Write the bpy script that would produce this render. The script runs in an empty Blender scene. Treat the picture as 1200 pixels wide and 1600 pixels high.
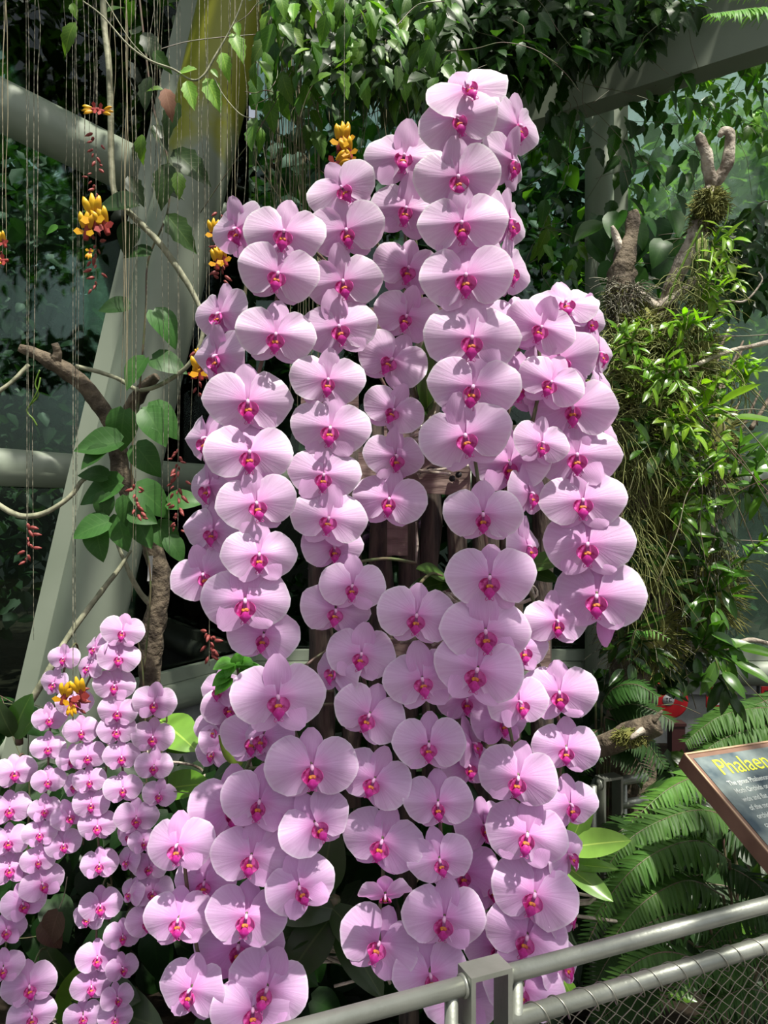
import bpy, math, random
from mathutils import Vector, Matrix, noise
R = random.Random(7)
S = bpy.context.scene
COL = S.collection
# ---------------------------------------------------------------- camera, sky, sun, exposure
F = 1209.0                                   # focal length in pixels of the 1200x1600 frame
CZ = 1.65
cam_d = bpy.data.cameras.new('camera'); cam = bpy.data.objects.new('camera', cam_d); COL.objects.link(cam)
cam.location = (0, 0, CZ); cam.rotation_euler = (math.radians(90), 0, 0)
cam_d.sensor_fit = 'VERTICAL'; cam_d.sensor_height = 24; cam_d.lens = 24*F/1600; cam_d.clip_start = .02
S.camera = cam
SUN_DIR = Vector((.24, -.31, .92)).normalized()      # towards the sun
w = bpy.data.worlds.new('world'); S.world = w; w.use_nodes = True
nt = w.node_tree; bg = nt.nodes['Background']
sky = nt.nodes.new('ShaderNodeTexSky'); sky.sky_type = 'NISHITA'; sky.sun_disc = False
sky.sun_elevation = math.asin(SUN_DIR.z); sky.sun_rotation = math.atan2(SUN_DIR.x, SUN_DIR.y)
sky.air_density = 1.0; sky.dust_density = 4.0; sky.ozone_density = .6
hsw = nt.nodes.new('ShaderNodeHueSaturation'); hsw.inputs['Saturation'].default_value = .35
nt.links.new(sky.outputs[0], hsw.inputs['Color']); nt.links.new(hsw.outputs[0], bg.inputs[0])
bg.inputs[1].default_value = .14
sd = bpy.data.lights.new('sun', 'SUN'); sun = bpy.data.objects.new('sun', sd); COL.objects.link(sun)
sd.energy = 6.0; sd.angle = math.radians(1.2); sd.color = (1, .95, .86)
sun.rotation_euler = SUN_DIR.to_track_quat('Z', 'Y').to_euler(); sun.location = (2, -3, 6)
S.view_settings.view_transform = 'Standard'; S.view_settings.look = 'None'
S.view_settings.gamma = 1; S.view_settings.use_curve_mapping = False
S.view_settings.exposure = 0.22
S.cycles.max_bounces = 8; S.cycles.transparent_max_bounces = 12

def P(px, py, Y):                            # a point of the photograph at depth Y metres
    return Vector(((px-600)/F*Y, Y, CZ-(py-800)/F*Y))

# ---------------------------------------------------------------- materials
def mat(name, col=(.5,.5,.5), rough=.5, metal=0.0, col2=None, scale=20, detail=4, bump=0, bscale=None, coords='Object',
        trans=0.0, tcol=None, spec=.5, tint=False, ramp=(.35,.65), stretch=None):
    m = bpy.data.materials.new(name); m.use_nodes = True
    n = m.node_tree; L = n.links.new; b = n.nodes['Principled BSDF']; out = n.nodes['Material Output']
    b.inputs['Base Color'].default_value = (*col, 1); b.inputs['Roughness'].default_value = rough
    b.inputs['Metallic'].default_value = metal; b.inputs['Specular IOR Level'].default_value = spec
    src = None
    if col2 or bump:
        tc = n.nodes.new('ShaderNodeTexCoord'); co = tc.outputs[coords]
        if stretch:
            mp = n.nodes.new('ShaderNodeMapping'); mp.inputs['Scale'].default_value = stretch
            L(co, mp.inputs[0]); co = mp.outputs[0]
        nz = n.nodes.new('ShaderNodeTexNoise'); nz.inputs['Scale'].default_value = scale; nz.inputs['Detail'].default_value = detail
        L(co, nz.inputs['Vector'])
        if col2:
            cr = n.nodes.new('ShaderNodeValToRGB'); cr.color_ramp.elements[0].position = ramp[0]; cr.color_ramp.elements[1].position = ramp[1]
            cr.color_ramp.elements[0].color = (*col, 1); cr.color_ramp.elements[1].color = (*col2, 1)
            L(nz.outputs[0], cr.inputs[0]); src = cr.outputs[0]
        if bump:
            nb = nz
            if bscale:
                nb = n.nodes.new('ShaderNodeTexNoise'); nb.inputs['Scale'].default_value = bscale; nb.inputs['Detail'].default_value = 5
                L(co, nb.inputs['Vector'])
            bp = n.nodes.new('ShaderNodeBump'); bp.inputs['Strength'].default_value = bump; bp.inputs['Distance'].default_value = .01
            L(nb.outputs[0], bp.inputs['Height']); L(bp.outputs[0], b.inputs['Normal'])
    if tint:                                  # tint set on the object, multiplied into the colour
        oi = n.nodes.new('ShaderNodeObjectInfo'); mx = n.nodes.new('ShaderNodeMix'); mx.data_type = 'RGBA'; mx.blend_type = 'MULTIPLY'
        mx.inputs[0].default_value = 1
        if src: L(src, mx.inputs[6])
        else: mx.inputs[6].default_value = (*col, 1)
        L(oi.outputs['Color'], mx.inputs[7]); src = mx.outputs[2]
    if src: L(src, b.inputs['Base Color'])
    if trans:
        t = n.nodes.new('ShaderNodeBsdfTranslucent'); ms = n.nodes.new('ShaderNodeMixShader'); ms.inputs[0].default_value = trans
        if tcol or not src:
            if src:
                m2 = n.nodes.new('ShaderNodeMix'); m2.data_type = 'RGBA'; m2.blend_type = 'MULTIPLY'; m2.inputs[0].default_value = 1
                L(src, m2.inputs[6]); m2.inputs[7].default_value = (*tcol, 1); L(m2.outputs[2], t.inputs[0])
            else: t.inputs[0].default_value = (*(tcol or col), 1)
        else: L(src, t.inputs[0])
        L(b.outputs[0], ms.inputs[1]); L(t.outputs[0], ms.inputs[2]); L(ms.outputs[0], out.inputs[0])
    return m

def leaf_mat(name, col, veincol, rough=.35, trans=.25, tcol=(2.2,2.4,.8), spec=.5, veins=9, lo=.75, hi=1.3, nscale=5):
    """a leaf: midrib and slanting side veins from the leaf's own UV, mottled green, object tint"""
    m = bpy.data.materials.new(name); m.use_nodes = True
    n = m.node_tree; L = n.links.new; b = n.nodes['Principled BSDF']; out = n.nodes['Material Output']
    def M(op, a, c=None):
        x = n.nodes.new('ShaderNodeMath'); x.operation = op
        for i, v in enumerate((a, c)):
            if v is None: continue
            if isinstance(v, (int, float)): x.inputs[i].default_value = v
            else: L(v, x.inputs[i])
        return x.outputs[0]
    uv = n.nodes.new('ShaderNodeUVMap'); sx = n.nodes.new('ShaderNodeSeparateXYZ'); L(uv.outputs[0], sx.inputs[0])
    ax = M('ABSOLUTE', M('SUBTRACT', sx.outputs[0], .5))
    mid = M('LESS_THAN', ax, .025)
    if veins:
        sl = M('FRACT', M('MULTIPLY', M('SUBTRACT', sx.outputs[1], M('MULTIPLY', ax, .5)), veins))
        side = M('MULTIPLY', M('LESS_THAN', M('ABSOLUTE', M('SUBTRACT', sl, .5)), .07), .55)
        v = M('MAXIMUM', mid, side)
    else: v = mid
    tc = n.nodes.new('ShaderNodeTexCoord'); nz = n.nodes.new('ShaderNodeTexNoise'); nz.inputs['Scale'].default_value = nscale
    L(tc.outputs['Object'], nz.inputs['Vector'])
    oi = n.nodes.new('ShaderNodeObjectInfo')
    def mix(f, a, c, mode='MIX'):
        x = n.nodes.new('ShaderNodeMix'); x.data_type = 'RGBA'; x.blend_type = mode
        for i, q in ((0, f), (6, a), (7, c)):
            if isinstance(q, (int, float)): x.inputs[i].default_value = q
            elif isinstance(q, tuple): x.inputs[i].default_value = (*q, 1)
            else: L(q, x.inputs[i])
        return x.outputs[2]
    c = mix(nz.outputs[0], tuple(k*lo for k in col), tuple(k*hi for k in col))
    c = mix(v, c, veincol); c = mix(1.0, c, oi.outputs['Color'], 'MULTIPLY')
    L(c, b.inputs['Base Color']); b.inputs['Roughness'].default_value = rough; b.inputs['Specular IOR Level'].default_value = spec
    bp = n.nodes.new('ShaderNodeBump'); bp.inputs['Strength'].default_value = .25; bp.inputs['Distance'].default_value = .004
    L(M('MULTIPLY', v, -1), bp.inputs['Height']); L(bp.outputs[0], b.inputs['Normal'])
    t = n.nodes.new('ShaderNodeBsdfTranslucent'); ms = n.nodes.new('ShaderNodeMixShader'); ms.inputs[0].default_value = trans
    L(mix(1.0, c, tcol, 'MULTIPLY'), t.inputs[0]); L(b.outputs[0], ms.inputs[1]); L(t.outputs[0], ms.inputs[2]); L(ms.outputs[0], out.inputs[0])
    return m

def petal_mat(name, centre, body, rim, ):
    """orchid petal: UV.y runs from the claw (0) to the rim (1), UV.x across; fan veins, pink throat, pale rim, spongy relief"""
    m = bpy.data.materials.new(name); m.use_nodes = True
    n = m.node_tree; L = n.links.new; b = n.nodes['Principled BSDF']; out = n.nodes['Material Output']
    uv = n.nodes.new('ShaderNodeUVMap'); sx = n.nodes.new('ShaderNodeSeparateXYZ'); L(uv.outputs[0], sx.inputs[0])
    cr = n.nodes.new('ShaderNodeValToRGB'); e = cr.color_ramp.elements
    e[0].position = .05; e[0].color = (*centre, 1); e[1].position = .45; e[1].color = (*body, 1)
    x = e.new(.93); x.color = (*[a*.65+k*.35 for a,k in zip(body,rim)], 1); x = e.new(1.0); x.color = (*rim, 1)
    L(sx.outputs[1], cr.inputs[0])
    mp = n.nodes.new('ShaderNodeMapping'); mp.inputs['Scale'].default_value = (34, 1.4, 1); L(uv.outputs[0], mp.inputs[0])
    nz = n.nodes.new('ShaderNodeTexNoise'); nz.inputs['Scale'].default_value = 1.0; nz.inputs['Detail'].default_value = 5; L(mp.outputs[0], nz.inputs['Vector'])
    r2 = n.nodes.new('ShaderNodeValToRGB'); r2.color_ramp.elements[0].position = .38; r2.color_ramp.elements[1].position = .62
    r2.color_ramp.elements[0].color = (.90,.78,.88,1); r2.color_ramp.elements[1].color = (1.0,1.0,1.0,1); L(nz.outputs[0], r2.inputs[0])
    mx = n.nodes.new('ShaderNodeMix'); mx.data_type = 'RGBA'; mx.blend_type = 'MULTIPLY'; mx.inputs[0].default_value = .60
    L(cr.outputs[0], mx.inputs[6]); L(r2.outputs[0], mx.inputs[7])
    oi = n.nodes.new('ShaderNodeObjectInfo'); m3 = n.nodes.new('ShaderNodeMix'); m3.data_type = 'RGBA'; m3.blend_type = 'MULTIPLY'; m3.inputs[0].default_value = 1
    L(mx.outputs[2], m3.inputs[6]); L(oi.outputs['Color'], m3.inputs[7])
    L(m3.outputs[2], b.inputs['Base Color']); b.inputs['Roughness'].default_value = .42; b.inputs['Specular IOR Level'].default_value = .4
    b.inputs['Sheen Weight'].default_value = .15
    bp = n.nodes.new('ShaderNodeBump'); bp.inputs['Strength'].default_value = .13; bp.inputs['Distance'].default_value = .01
    L(nz.outputs[0], bp.inputs['Height']); L(bp.outputs[0], b.inputs['Normal'])
    t = n.nodes.new('ShaderNodeBsdfTranslucent'); ms = n.nodes.new('ShaderNodeMixShader'); ms.inputs[0].default_value = .33
    m4 = n.nodes.new('ShaderNodeMix'); m4.data_type = 'RGBA'; m4.blend_type = 'MULTIPLY'; m4.inputs[0].default_value = 1
    L(m3.outputs[2], m4.inputs[6]); m4.inputs[7].default_value = (1.1,.68,.98,1); L(m4.outputs[2], t.inputs[0])
    L(b.outputs[0], ms.inputs[1]); L(t.outputs[0], ms.inputs[2]); L(ms.outputs[0], out.inputs[0])
    return m

def glass_mat(name, tint, refl=.06, dirt=.0):
    m = bpy.data.materials.new(name); m.use_nodes = True
    n = m.node_tree; L = n.links.new; n.nodes.remove(n.nodes['Principled BSDF']); out = n.nodes['Material Output']
    t = n.nodes.new('ShaderNodeBsdfTransparent'); t.inputs[0].default_value = (*tint, 1)
    g = n.nodes.new('ShaderNodeBsdfGlossy'); g.inputs['Roughness'].default_value = .02; g.inputs[0].default_value = (.9,1,.95,1)
    fr = n.nodes.new('ShaderNodeFresnel'); fr.inputs[0].default_value = 1.45
    ms = n.nodes.new('ShaderNodeMixShader'); L(fr.outputs[0], ms.inputs[0]); L(t.outputs[0], ms.inputs[1]); L(g.outputs[0], ms.inputs[2])
    last = ms.outputs[0]
    if dirt:
        d = n.nodes.new('ShaderNodeBsdfDiffuse'); d.inputs[0].default_value = (.45,.62,.5,1)
        tr = n.nodes.new('ShaderNodeBsdfTranslucent'); tr.inputs[0].default_value = (.45,.62,.5,1)
        ad = n.nodes.new('ShaderNodeAddShader'); L(d.outputs[0], ad.inputs[0]); L(tr.outputs[0], ad.inputs[1])
        tc = n.nodes.new('ShaderNodeTexCoord'); nz = n.nodes.new('ShaderNodeTexNoise'); nz.inputs['Scale'].default_value = 1.3; nz.inputs['Detail'].default_value = 4
        L(tc.outputs['Object'], nz.inputs['Vector'])
        mr = n.nodes.new('ShaderNodeMapRange'); mr.inputs[1].default_value = .3; mr.inputs[2].default_value = .75; mr.inputs[3].default_value = dirt*.25; mr.inputs[4].default_value = dirt
        L(nz.outputs[0], mr.inputs[0]); m2 = n.nodes.new('ShaderNodeMixShader'); L(mr.outputs[0], m2.inputs[0]); L(last, m2.inputs[1]); L(ad.outputs[0], m2.inputs[2]); last = m2.outputs[0]
    L(last, out.inputs[0])
    return m

MT = dict(
 petal=petal_mat('orchid_petal', (.78,.31,.67), (.785,.50,.79), (.90,.81,.91)),
 sepal=petal_mat('orchid_sepal', (.74,.33,.66), (.77,.45,.76), (.86,.68,.86)),
 lip=mat('orchid_lip', (.40,.012,.15), .4, col2=(.70,.13,.46), scale=14, trans=.15, ramp=(.42,.60), spec=.3),
 lipdeep=mat('orchid_lip_tongue', (.36,.005,.15), .4, col2=(.60,.04,.36), scale=12, trans=.12, spec=.3),
 callus=mat('orchid_callus', (.66,.30,.03), .5, col2=(.42,.07,.06), spec=.2, scale=20),
 nub=mat('orchid_column', (.68,.34,.58), .6, col2=(.78,.52,.72), scale=15, spec=.12),
 spike=mat('orchid_stem', (.10,.14,.05), .45, col2=(.13,.07,.06), scale=30),
 strap=leaf_mat('orchid_leaf', (.075,.15,.035), (.16,.24,.07), .32, .18, veins=0),
 vine=leaf_mat('vine_leaf', (.055,.12,.03), (.11,.19,.055), .42, .28, spec=.4),
 heart=leaf_mat('climber_leaf', (.035,.105,.022), (.05,.13,.03), .46, .22, spec=.3, veins=7),
 small=leaf_mat('epiphyte_leaf', (.12,.21,.03), (.2,.3,.06), .3, .3, veins=0),
 fern=leaf_mat('fern_leaf', (.05,.115,.028), (.08,.16,.045), .5, .22, veins=0, spec=.22, tcol=(1.6,1.7,.7)),
 crown=leaf_mat('tree_leaf', (.018,.042,.015), (.03,.06,.02), .5, .3, veins=0),  # leaf colour darkened to stand for backlit, shaded crowns
 wild=leaf_mat('tree_leaf_sunlit', (.075,.115,.022), (.1,.16,.03), .5, .4, veins=0, lo=-.9, hi=2.6, nscale=1.6, spec=.2),  # bright and dark patches put sunlight on the crown into the colour
 root=mat('aerial_root', (.20,.17,.10), .7, col2=(.30,.27,.17), scale=60),
 rootdark=mat('aerial_root_dark', (.05,.05,.03), .7, col2=(.26,.25,.18), scale=90, ramp=(.45,.6)),
 strand=mat('moss_strand', (.10,.12,.03), .8, col2=(.24,.26,.08), scale=25),
 moss=mat('moss', (.06,.075,.015), .9, col2=(.22,.22,.05), scale=30),
 liana=mat('liana_bark', (.17,.18,.11), .7, col2=(.33,.33,.22), scale=40, bump=.4),
 bark=mat('driftwood_bark', (.05,.037,.024), .85, col2=(.17,.135,.09), scale=26, bump=1.0, bscale=60),
 barkpale=mat('pale_driftwood', (.14,.11,.08), .8, col2=(.58,.52,.43), scale=30, bump=.8, bscale=70),  # wood colour lightened so the bare fork reads as sunlit
 trunkbark=mat('tree_bark', (.05,.04,.03), .9, col2=(.12,.10,.07), scale=12, bump=.6),
 plank=mat('old_board', (.13,.085,.07), .75, col2=(.22,.16,.135), scale=9, bump=.5, stretch=(1,1,7)),
 slab=mat('bark_slab', (.022,.016,.014), .9, col2=(.085,.062,.045), scale=12, bump=1.0, stretch=(5,5,.8)),
 paint=mat('painted_steel', (.225,.265,.20), .45, col2=(.27,.31,.24), scale=2.5, bump=.03, bscale=8),
 stain=None,
 seam=mat('matt_black', (.012,.012,.012), .6),
 steel=mat('brushed_steel', (.24,.255,.22), .42, .65, col2=(.32,.335,.295), scale=14, bump=.06, bscale=140),
 wire=mat('galvanised_wire', (.42,.41,.35), .38, 1.0),
 concrete=mat('concrete', (.15,.16,.15), .8, col2=(.23,.24,.225), scale=7, bump=.15, bscale=50),
 soil=mat('soil', (.010,.008,.006), .95, spec=.08, col2=(.026,.020,.014), scale=14, bump=.8, bscale=40),
 paving=mat('paving', (.16,.15,.14), .85, col2=(.24,.23,.21), scale=5, bump=.2),
 red=mat('red_plastic', (.42,.012,.018), .35, col2=(.52,.02,.025), scale=6),
 maroon=mat('maroon_paint', (.025,.004,.004), .5),
 white=mat('white_print', (.65,.65,.63), .5), grey=mat('grey_sticker', (.33,.34,.33), .5), ink=mat('dark_print', (.02,.02,.02), .6),
 copper=mat('copper_edge', (.16,.085,.055), .5, col2=(.26,.15,.10), scale=12, bump=.1),
 coppers=mat('copper_rim', (.42,.27,.17), .45, col2=(.55,.36,.22), scale=14),
 print=mat('sign_picture', (.03,.06,.08), .45, col2=(.30,.36,.33), scale=13, detail=7, ramp=(.36,.68)),
 title=mat('yellow_lettering', (.78,.80,.05), .5), text=mat('white_lettering', (.80,.84,.78), .5),
 thy=mat('clock_vine_yellow', (.86,.55,.012), .45, col2=(.80,.36,.01), scale=30, trans=.25),
 thr=mat('clock_vine_red', (.26,.018,.018), .5, col2=(.42,.06,.05), scale=25, trans=.2),
 bud=mat('clock_vine_bud', (.22,.035,.035), .5, col2=(.45,.12,.10), scale=30, trans=.2),
 dry=leaf_mat('dry_leaf', (.22,.13,.08), (.3,.2,.13), .7, .2, tcol=(1.2,1,.8)),
 tag=mat('plant_tag', (.6,.6,.58), .5),
 glass=glass_mat('tinted_glass', (.60,.74,.66)), glasshaze=glass_mat('dusty_glass', (.72,.86,.76), dirt=.20),
)

def stained(name):
    """painted steel with an algae stain high up, where the vine drips on it"""
    m=mat(name,(.225,.265,.20),.45,col2=(.27,.31,.24),scale=2.5); n=m.node_tree; L=n.links.new; b=n.nodes['Principled BSDF']
    tc=n.nodes.new('ShaderNodeTexCoord'); sx=n.nodes.new('ShaderNodeSeparateXYZ'); L(tc.outputs['Object'],sx.inputs[0])
    nz=n.nodes.new('ShaderNodeTexNoise'); nz.inputs['Scale'].default_value=5; nz.inputs['Detail'].default_value=6; L(tc.outputs['Object'],nz.inputs['Vector'])
    ad=n.nodes.new('ShaderNodeMath'); ad.operation='MULTIPLY_ADD'; L(nz.outputs[0],ad.inputs[0]); ad.inputs[1].default_value=.9; L(sx.outputs[2],ad.inputs[2])
    mr=n.nodes.new('ShaderNodeMapRange'); mr.inputs[1].default_value=3.52; mr.inputs[2].default_value=3.72; L(ad.outputs[0],mr.inputs[0])
    mx=n.nodes.new('ShaderNodeMix'); mx.data_type='RGBA'; L(mr.outputs[0],mx.inputs[0]); src=b.inputs['Base Color'].links[0].from_socket
    L(src,mx.inputs[6]); mx.inputs[7].default_value=(.25,.26,.02,1); L(mx.outputs[2],b.inputs['Base Color']); return m
MT['stain']=stained('stained_steel')
# ---------------------------------------------------------------- mesh helpers
class MB:
    def __init__(s): s.v=[]; s.f=[]; s.uv=[]; s.mi=[]; s.sm=[]
    def add(s, vs, fs, uvs=None, mi=0, smooth=True):
        o = len(s.v); s.v += [tuple(v) for v in vs]; s.uv += (uvs if uvs else [(.5,.5)]*len(vs))
        for f in fs: s.f.append(tuple(i+o for i in f)); s.mi.append(mi); s.sm.append(smooth)
        return s
    def tube(s, pts, rad, sides=6, mi=0, cap=True, rough=0, seed=0):
        pts = [Vector(p) for p in pts]; k = len(pts)
        rad = rad if isinstance(rad, (list, tuple)) else [rad]*k
        vs=[]; fs=[]; uvs=[]; nrm=None
        for i, p in enumerate(pts):
            t = (pts[min(i+1,k-1)]-pts[max(i-1,0)])
            t = t.normalized() if t.length > 1e-9 else Vector((0,0,1))
            if nrm is None: nrm = t.orthogonal().normalized()
            nrm = (nrm - t*nrm.dot(t)); nrm = nrm.normalized() if nrm.length > 1e-6 else t.orthogonal().normalized()
            b = t.cross(nrm)
            for j in range(sides):
                a = 2*math.pi*j/sides; r = rad[i]
                if rough: r *= 1+rough*noise.noise(Vector((p.x*30+seed, p.z*30+math.cos(a)*1.7, p.y*30+math.sin(a)*1.7)))
                vs.append(p+(nrm*math.cos(a)+b*math.sin(a))*r); uvs.append((j/sides, i/max(1,k-1)))
        for i in range(k-1):
            for j in range(sides):
                a=i*sides+j; c=i*sides+(j+1)%sides
                fs.append((a,c,c+sides,a+sides))
        if cap: fs.append(tuple(range(sides))[::-1]); fs.append(tuple((k-1)*sides+j for j in range(sides)))
        return s.add(vs, fs, uvs, mi)
    def box(s, o, ax, ay, az, mi=0):          # corner o and three edge vectors
        o,ax,ay,az = map(Vector,(o,ax,ay,az))
        v=[o+ax*i+ay*j+az*k for k in (0,1) for j in (0,1) for i in (0,1)]
        return s.add(v,[(0,2,3,1),(4,5,7,6),(0,1,5,4),(2,6,7,3),(0,4,6,2),(1,3,7,5)],None,mi,False)
    def ball(s, c, r, mi=0, n=8, m=6, jit=0):
        c=Vector(c); r = Vector(r) if not isinstance(r,(int,float)) else Vector((r,r,r)); vs=[]; fs=[]
        for i in range(m+1):
            th=math.pi*i/m
            for j in range(n):
                a=2*math.pi*j/n; q=1+jit*noise.noise(Vector((math.cos(a)*2+c.x*9, th*2, math.sin(a)*2+c.z*9)))
                vs.append(c+Vector((r.x*math.sin(th)*math.cos(a)*q, r.y*math.sin(th)*math.sin(a)*q, r.z*math.cos(th)*q)))
        for i in range(m):
            for j in range(n): fs.append((i*n+j,(i+1)*n+j,(i+1)*n+(j+1)%n,i*n+(j+1)%n))
        return s.add(vs,fs,None,mi)
    def mesh(s, name, mats):
        me = bpy.data.meshes.new(name); me.from_pydata(s.v, [], s.f)
        for m in (mats if isinstance(mats,(list,tuple)) else [mats]): me.materials.append(MT[m])
        me.polygons.foreach_set('material_index', s.mi); me.polygons.foreach_set('use_smooth', s.sm)
        ul = me.uv_layers.new(name='UVMap'); li=[0]*len(me.loops); me.loops.foreach_get('vertex_index', li)
        ul.data.foreach_set('uv', [c for i in li for c in s.uv[i]])
        me.update(); return me
def new(name, me, parent=None, M=None, color=None):
    o = bpy.data.objects.new(name, me); COL.objects.link(o)
    if parent is not None: o.parent = parent
    if M is not None: o.matrix_local = M
    if color is not None: o.color = (*color, 1)
    return o
def build(mb, name, mats, parent=None, origin=None):
    """link a mesh whose vertices are in world space; under a parent placed at origin they become local"""
    if parent is not None and origin is None: origin = parent.location
    if origin is not None: o3=Vector(origin); mb.v=[tuple(Vector(v)-o3) for v in mb.v]
    o = new(name, mb.mesh(name, mats), parent)
    if parent is None and origin is not None: o.location = origin
    return o
def tag(o, label, cat, group=None, kind=None):
    o['label']=label; o['category']=cat
    if group: o['group']=group
    if kind: o['kind']=kind
    return o
def thing(name, loc, label, cat, group=None):
    o = bpy.data.objects.new(name, None); COL.objects.link(o); o.location = loc; o.empty_display_size=.05
    return tag(o, label, cat, group)
def struct(o): o['kind']='structure'; return o
def spline(pts, n=6):
    """Catmull-Rom through pts"""
    pts=[Vector(p) for p in pts]; out=[]
    if len(pts)<3: return [pts[0].lerp(pts[-1], i/n) for i in range(n+1)]
    for i in range(len(pts)-1):
        p0=pts[max(i-1,0)]; p1=pts[i]; p2=pts[i+1]; p3=pts[min(i+2,len(pts)-1)]
        for k in range(n):
            t=k/n; out.append(.5*((2*p1)+(p2-p0)*t+(2*p0-5*p1+4*p2-p3)*t*t+(3*p1-p0-3*p2+p3)*t**3))
    out.append(pts[-1]); return out
def lerps(a, b, n): return [a+(b-a)*i/(n-1) for i in range(n)]

# leaf blades: base at the origin, tip along +Y (length 1), face +Z
def blade(kind='vine', n=9, fold=.25, droop=.25, wid=None, seed=0):
    rr=random.Random(seed); mb=MB(); vs=[]; uvs=[]; fs=[]
    prof={'vine':lambda t: .245*math.sin(math.pi*min(1,t**.75))**.85*(1-.35*t**3),
          'heart':lambda t: .36*(max(0,math.sin(math.pi*t**.62)))**.8 if t>0 else .10,
          'strap':lambda t: .135*(math.sin(math.pi*min(1,.14+.86*t)))**.5*(.62+.38*math.sin(math.pi*t)),
          'lance':lambda t: .17*math.sin(math.pi*t**.8)**.8,
          'pinna':lambda t: .11*(1-t)**.55*(.75+.25*math.sin(min(1,t*6)*1.57))}[kind]
    for i in range(n+1):
        t=i/n; w=prof(t)*(wid or 1); w=max(w,.004)
        ser=(1+.10*(1 if i%2 else -1)) if kind=='vine' and 1<i<n-1 else 1
        z=-droop*t*t; y=t*(1-.25*abs(droop)*t)
        for q in (-1,-.5,0,.5,1):
            x=q*w*(ser if abs(q)==1 else 1)
            yy=y-(.06*abs(q) if kind=='heart' and i<2 else 0)
            vs.append((x, yy, z+abs(x)*fold+.012*math.sin(9*t+seed+q*2)*abs(q))); uvs.append((.5+q*.5,t))
    for i in range(n):
        for j in range(4): a=i*5+j; fs.append((a,a+1,a+6,a+5))
    return mb.add(vs,fs,uvs)
def orient(pos, tip, nrm, s):
    y=Vector(tip).normalized(); z=Vector(nrm); z=z-y*z.dot(y)
    z = z.normalized() if z.length>1e-4 else y.orthogonal().normalized()
    x=y.cross(z); m=Matrix((x,y,z)).transposed().to_4x4()
    m = m @ Matrix.Diagonal((s,s,s,1)); m.translation=Vector(pos); return m
BL={}
for k,mt in (('vine','vine'),('heart','heart'),('strap','strap'),('lance','small'),('pinna','fern')):
    nn={'pinna':5,'lance':6,'vine':9,'heart':8,'strap':10}[k]
    BL[k]=[blade(k, nn, f, d, seed=i).mesh(k+'_blade', mt) for i,(f,d) in enumerate(((.3,.2),(.15,.45),(.4,.08),(.2,.3)))]
def add_leaf(parent, kind, pos, tip, nrm, s, color=(1,1,1), name='leaf', mtl=None, var=None, ws=1):
    me=BL[kind][R.randrange(4) if var is None else var]
    o=new(name, me, parent, Matrix.Translation(-Vector(parent.location)) @ orient(pos,tip,nrm,s) @ Matrix.Diagonal((ws,1,1,1)), color)
    if mtl:
        o.material_slots[0].link='OBJECT'; o.material_slots[0].material=MT[mtl]
    return o
def jit(c, a=.15):
    k=1+R.uniform(-a,a); return tuple(max(0,x*k*(1+R.uniform(-a,a)*.4)) for x in c)
def rv(a=1): return Vector((R.uniform(-a,a),R.uniform(-a,a),R.uniform(-a,a)))
# ================================================================ the setting
def ground(name, x0,x1,y0,y1,n,hf,m):
    mb=MB(); vs=[]; fs=[]
    for j in range(n+1):
        for i in range(n+1):
            x=x0+(x1-x0)*i/n; y=y0+(y1-y0)*j/n; vs.append((x,y,hf(x,y)))
    for j in range(n):
        for i in range(n): a=j*(n+1)+i; fs.append((a,a+1,a+n+2,a+n+1))
    mb.add(vs,fs); return struct(build(mb,name,m))
def bed_h(x,y):
    k=max(0,min(1,(y-1.12)/.25)); far=max(0,min(1,(y-1.8)/1.2))
    return (k*(.46-.34*far)+.03*k*noise.noise(Vector((x*3,y*3,0)))) - .02
ground('floor', -4,4,-3,1.1,8, lambda x,y:0, 'paving')
ground('ground', -14,14,1.1,16,90, bed_h, 'soil')
def bar(name, a, b, r, m='paint', sides=20, parent=None):
    return struct(build(MB().tube([a,Vector(a).lerp(Vector(b),.5),b], r, sides), name, m, parent))
def strip(name, a, b, wvec, dvec, m='paint'):
    a,b,wv,dv=map(Vector,(a,b,wvec,dvec)); mb=MB(); mb.box(a-wv/2-dv/2, wv, dv, b-a); return struct(build(mb,name,m))
# glass wall: left facets run away from the camera, the right facet lies square to it
W=[Vector((-2.75,1.3)),Vector((-1.80,3.45)),Vector((-.86,5.15)),Vector((1.42,5.15)),Vector((4.6,5.15))]
ZS,ZT,ZM=.60,6.2,1.855
def v3(p,z): return Vector((p.x,p.y,z))
for i in range(4):
    a,b=W[i],W[i+1]; d=(b-a); nrm=Vector((-d.y,d.x)).normalized()
    lo=v3(a+nrm*.05,ZS); mb=MB().box(lo, v3(d,0), v3(nrm*.012,0), (0,0,ZT-ZS))
    struct(build(mb,'window_%d'%(i+1),'glasshaze' if i==3 else 'glass'))
    bar('trim_%d'%(i+1), v3(a,ZM), v3(b,ZM), .088 if i<2 else .072)
    bar('trim_%d'%(i+5), v3(a,ZS-.02), v3(b,ZS-.02), .085)
    mb=MB().box(v3(a+nrm*.02,-.05), v3(d,0), v3(nrm*.14,0), (0,0,ZS-.05)); wl=struct(build(mb,'wall_low_%d'%(i+1),'concrete'))
    wl.name={0:'wall_left',1:'wall_rear_left',2:'wall_rear',3:'wall_right'}[i]
    if i==3:
        for k in range(6):      # recessed joints read as separate coping panels
            build(MB().box(v3(a+d*(k/6)-nrm*.02+d*.004,ZS-.16), v3(d*(1/6-.008),0), v3(nrm*.04,0),(0,0,.14)),'panel','concrete',wl,(0,0,0))
    strip('trim_%d'%(i+9), v3(a,ZS+.10), v3(b,ZS+.10), v3(nrm*.05,0), (0,0,.07))
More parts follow.
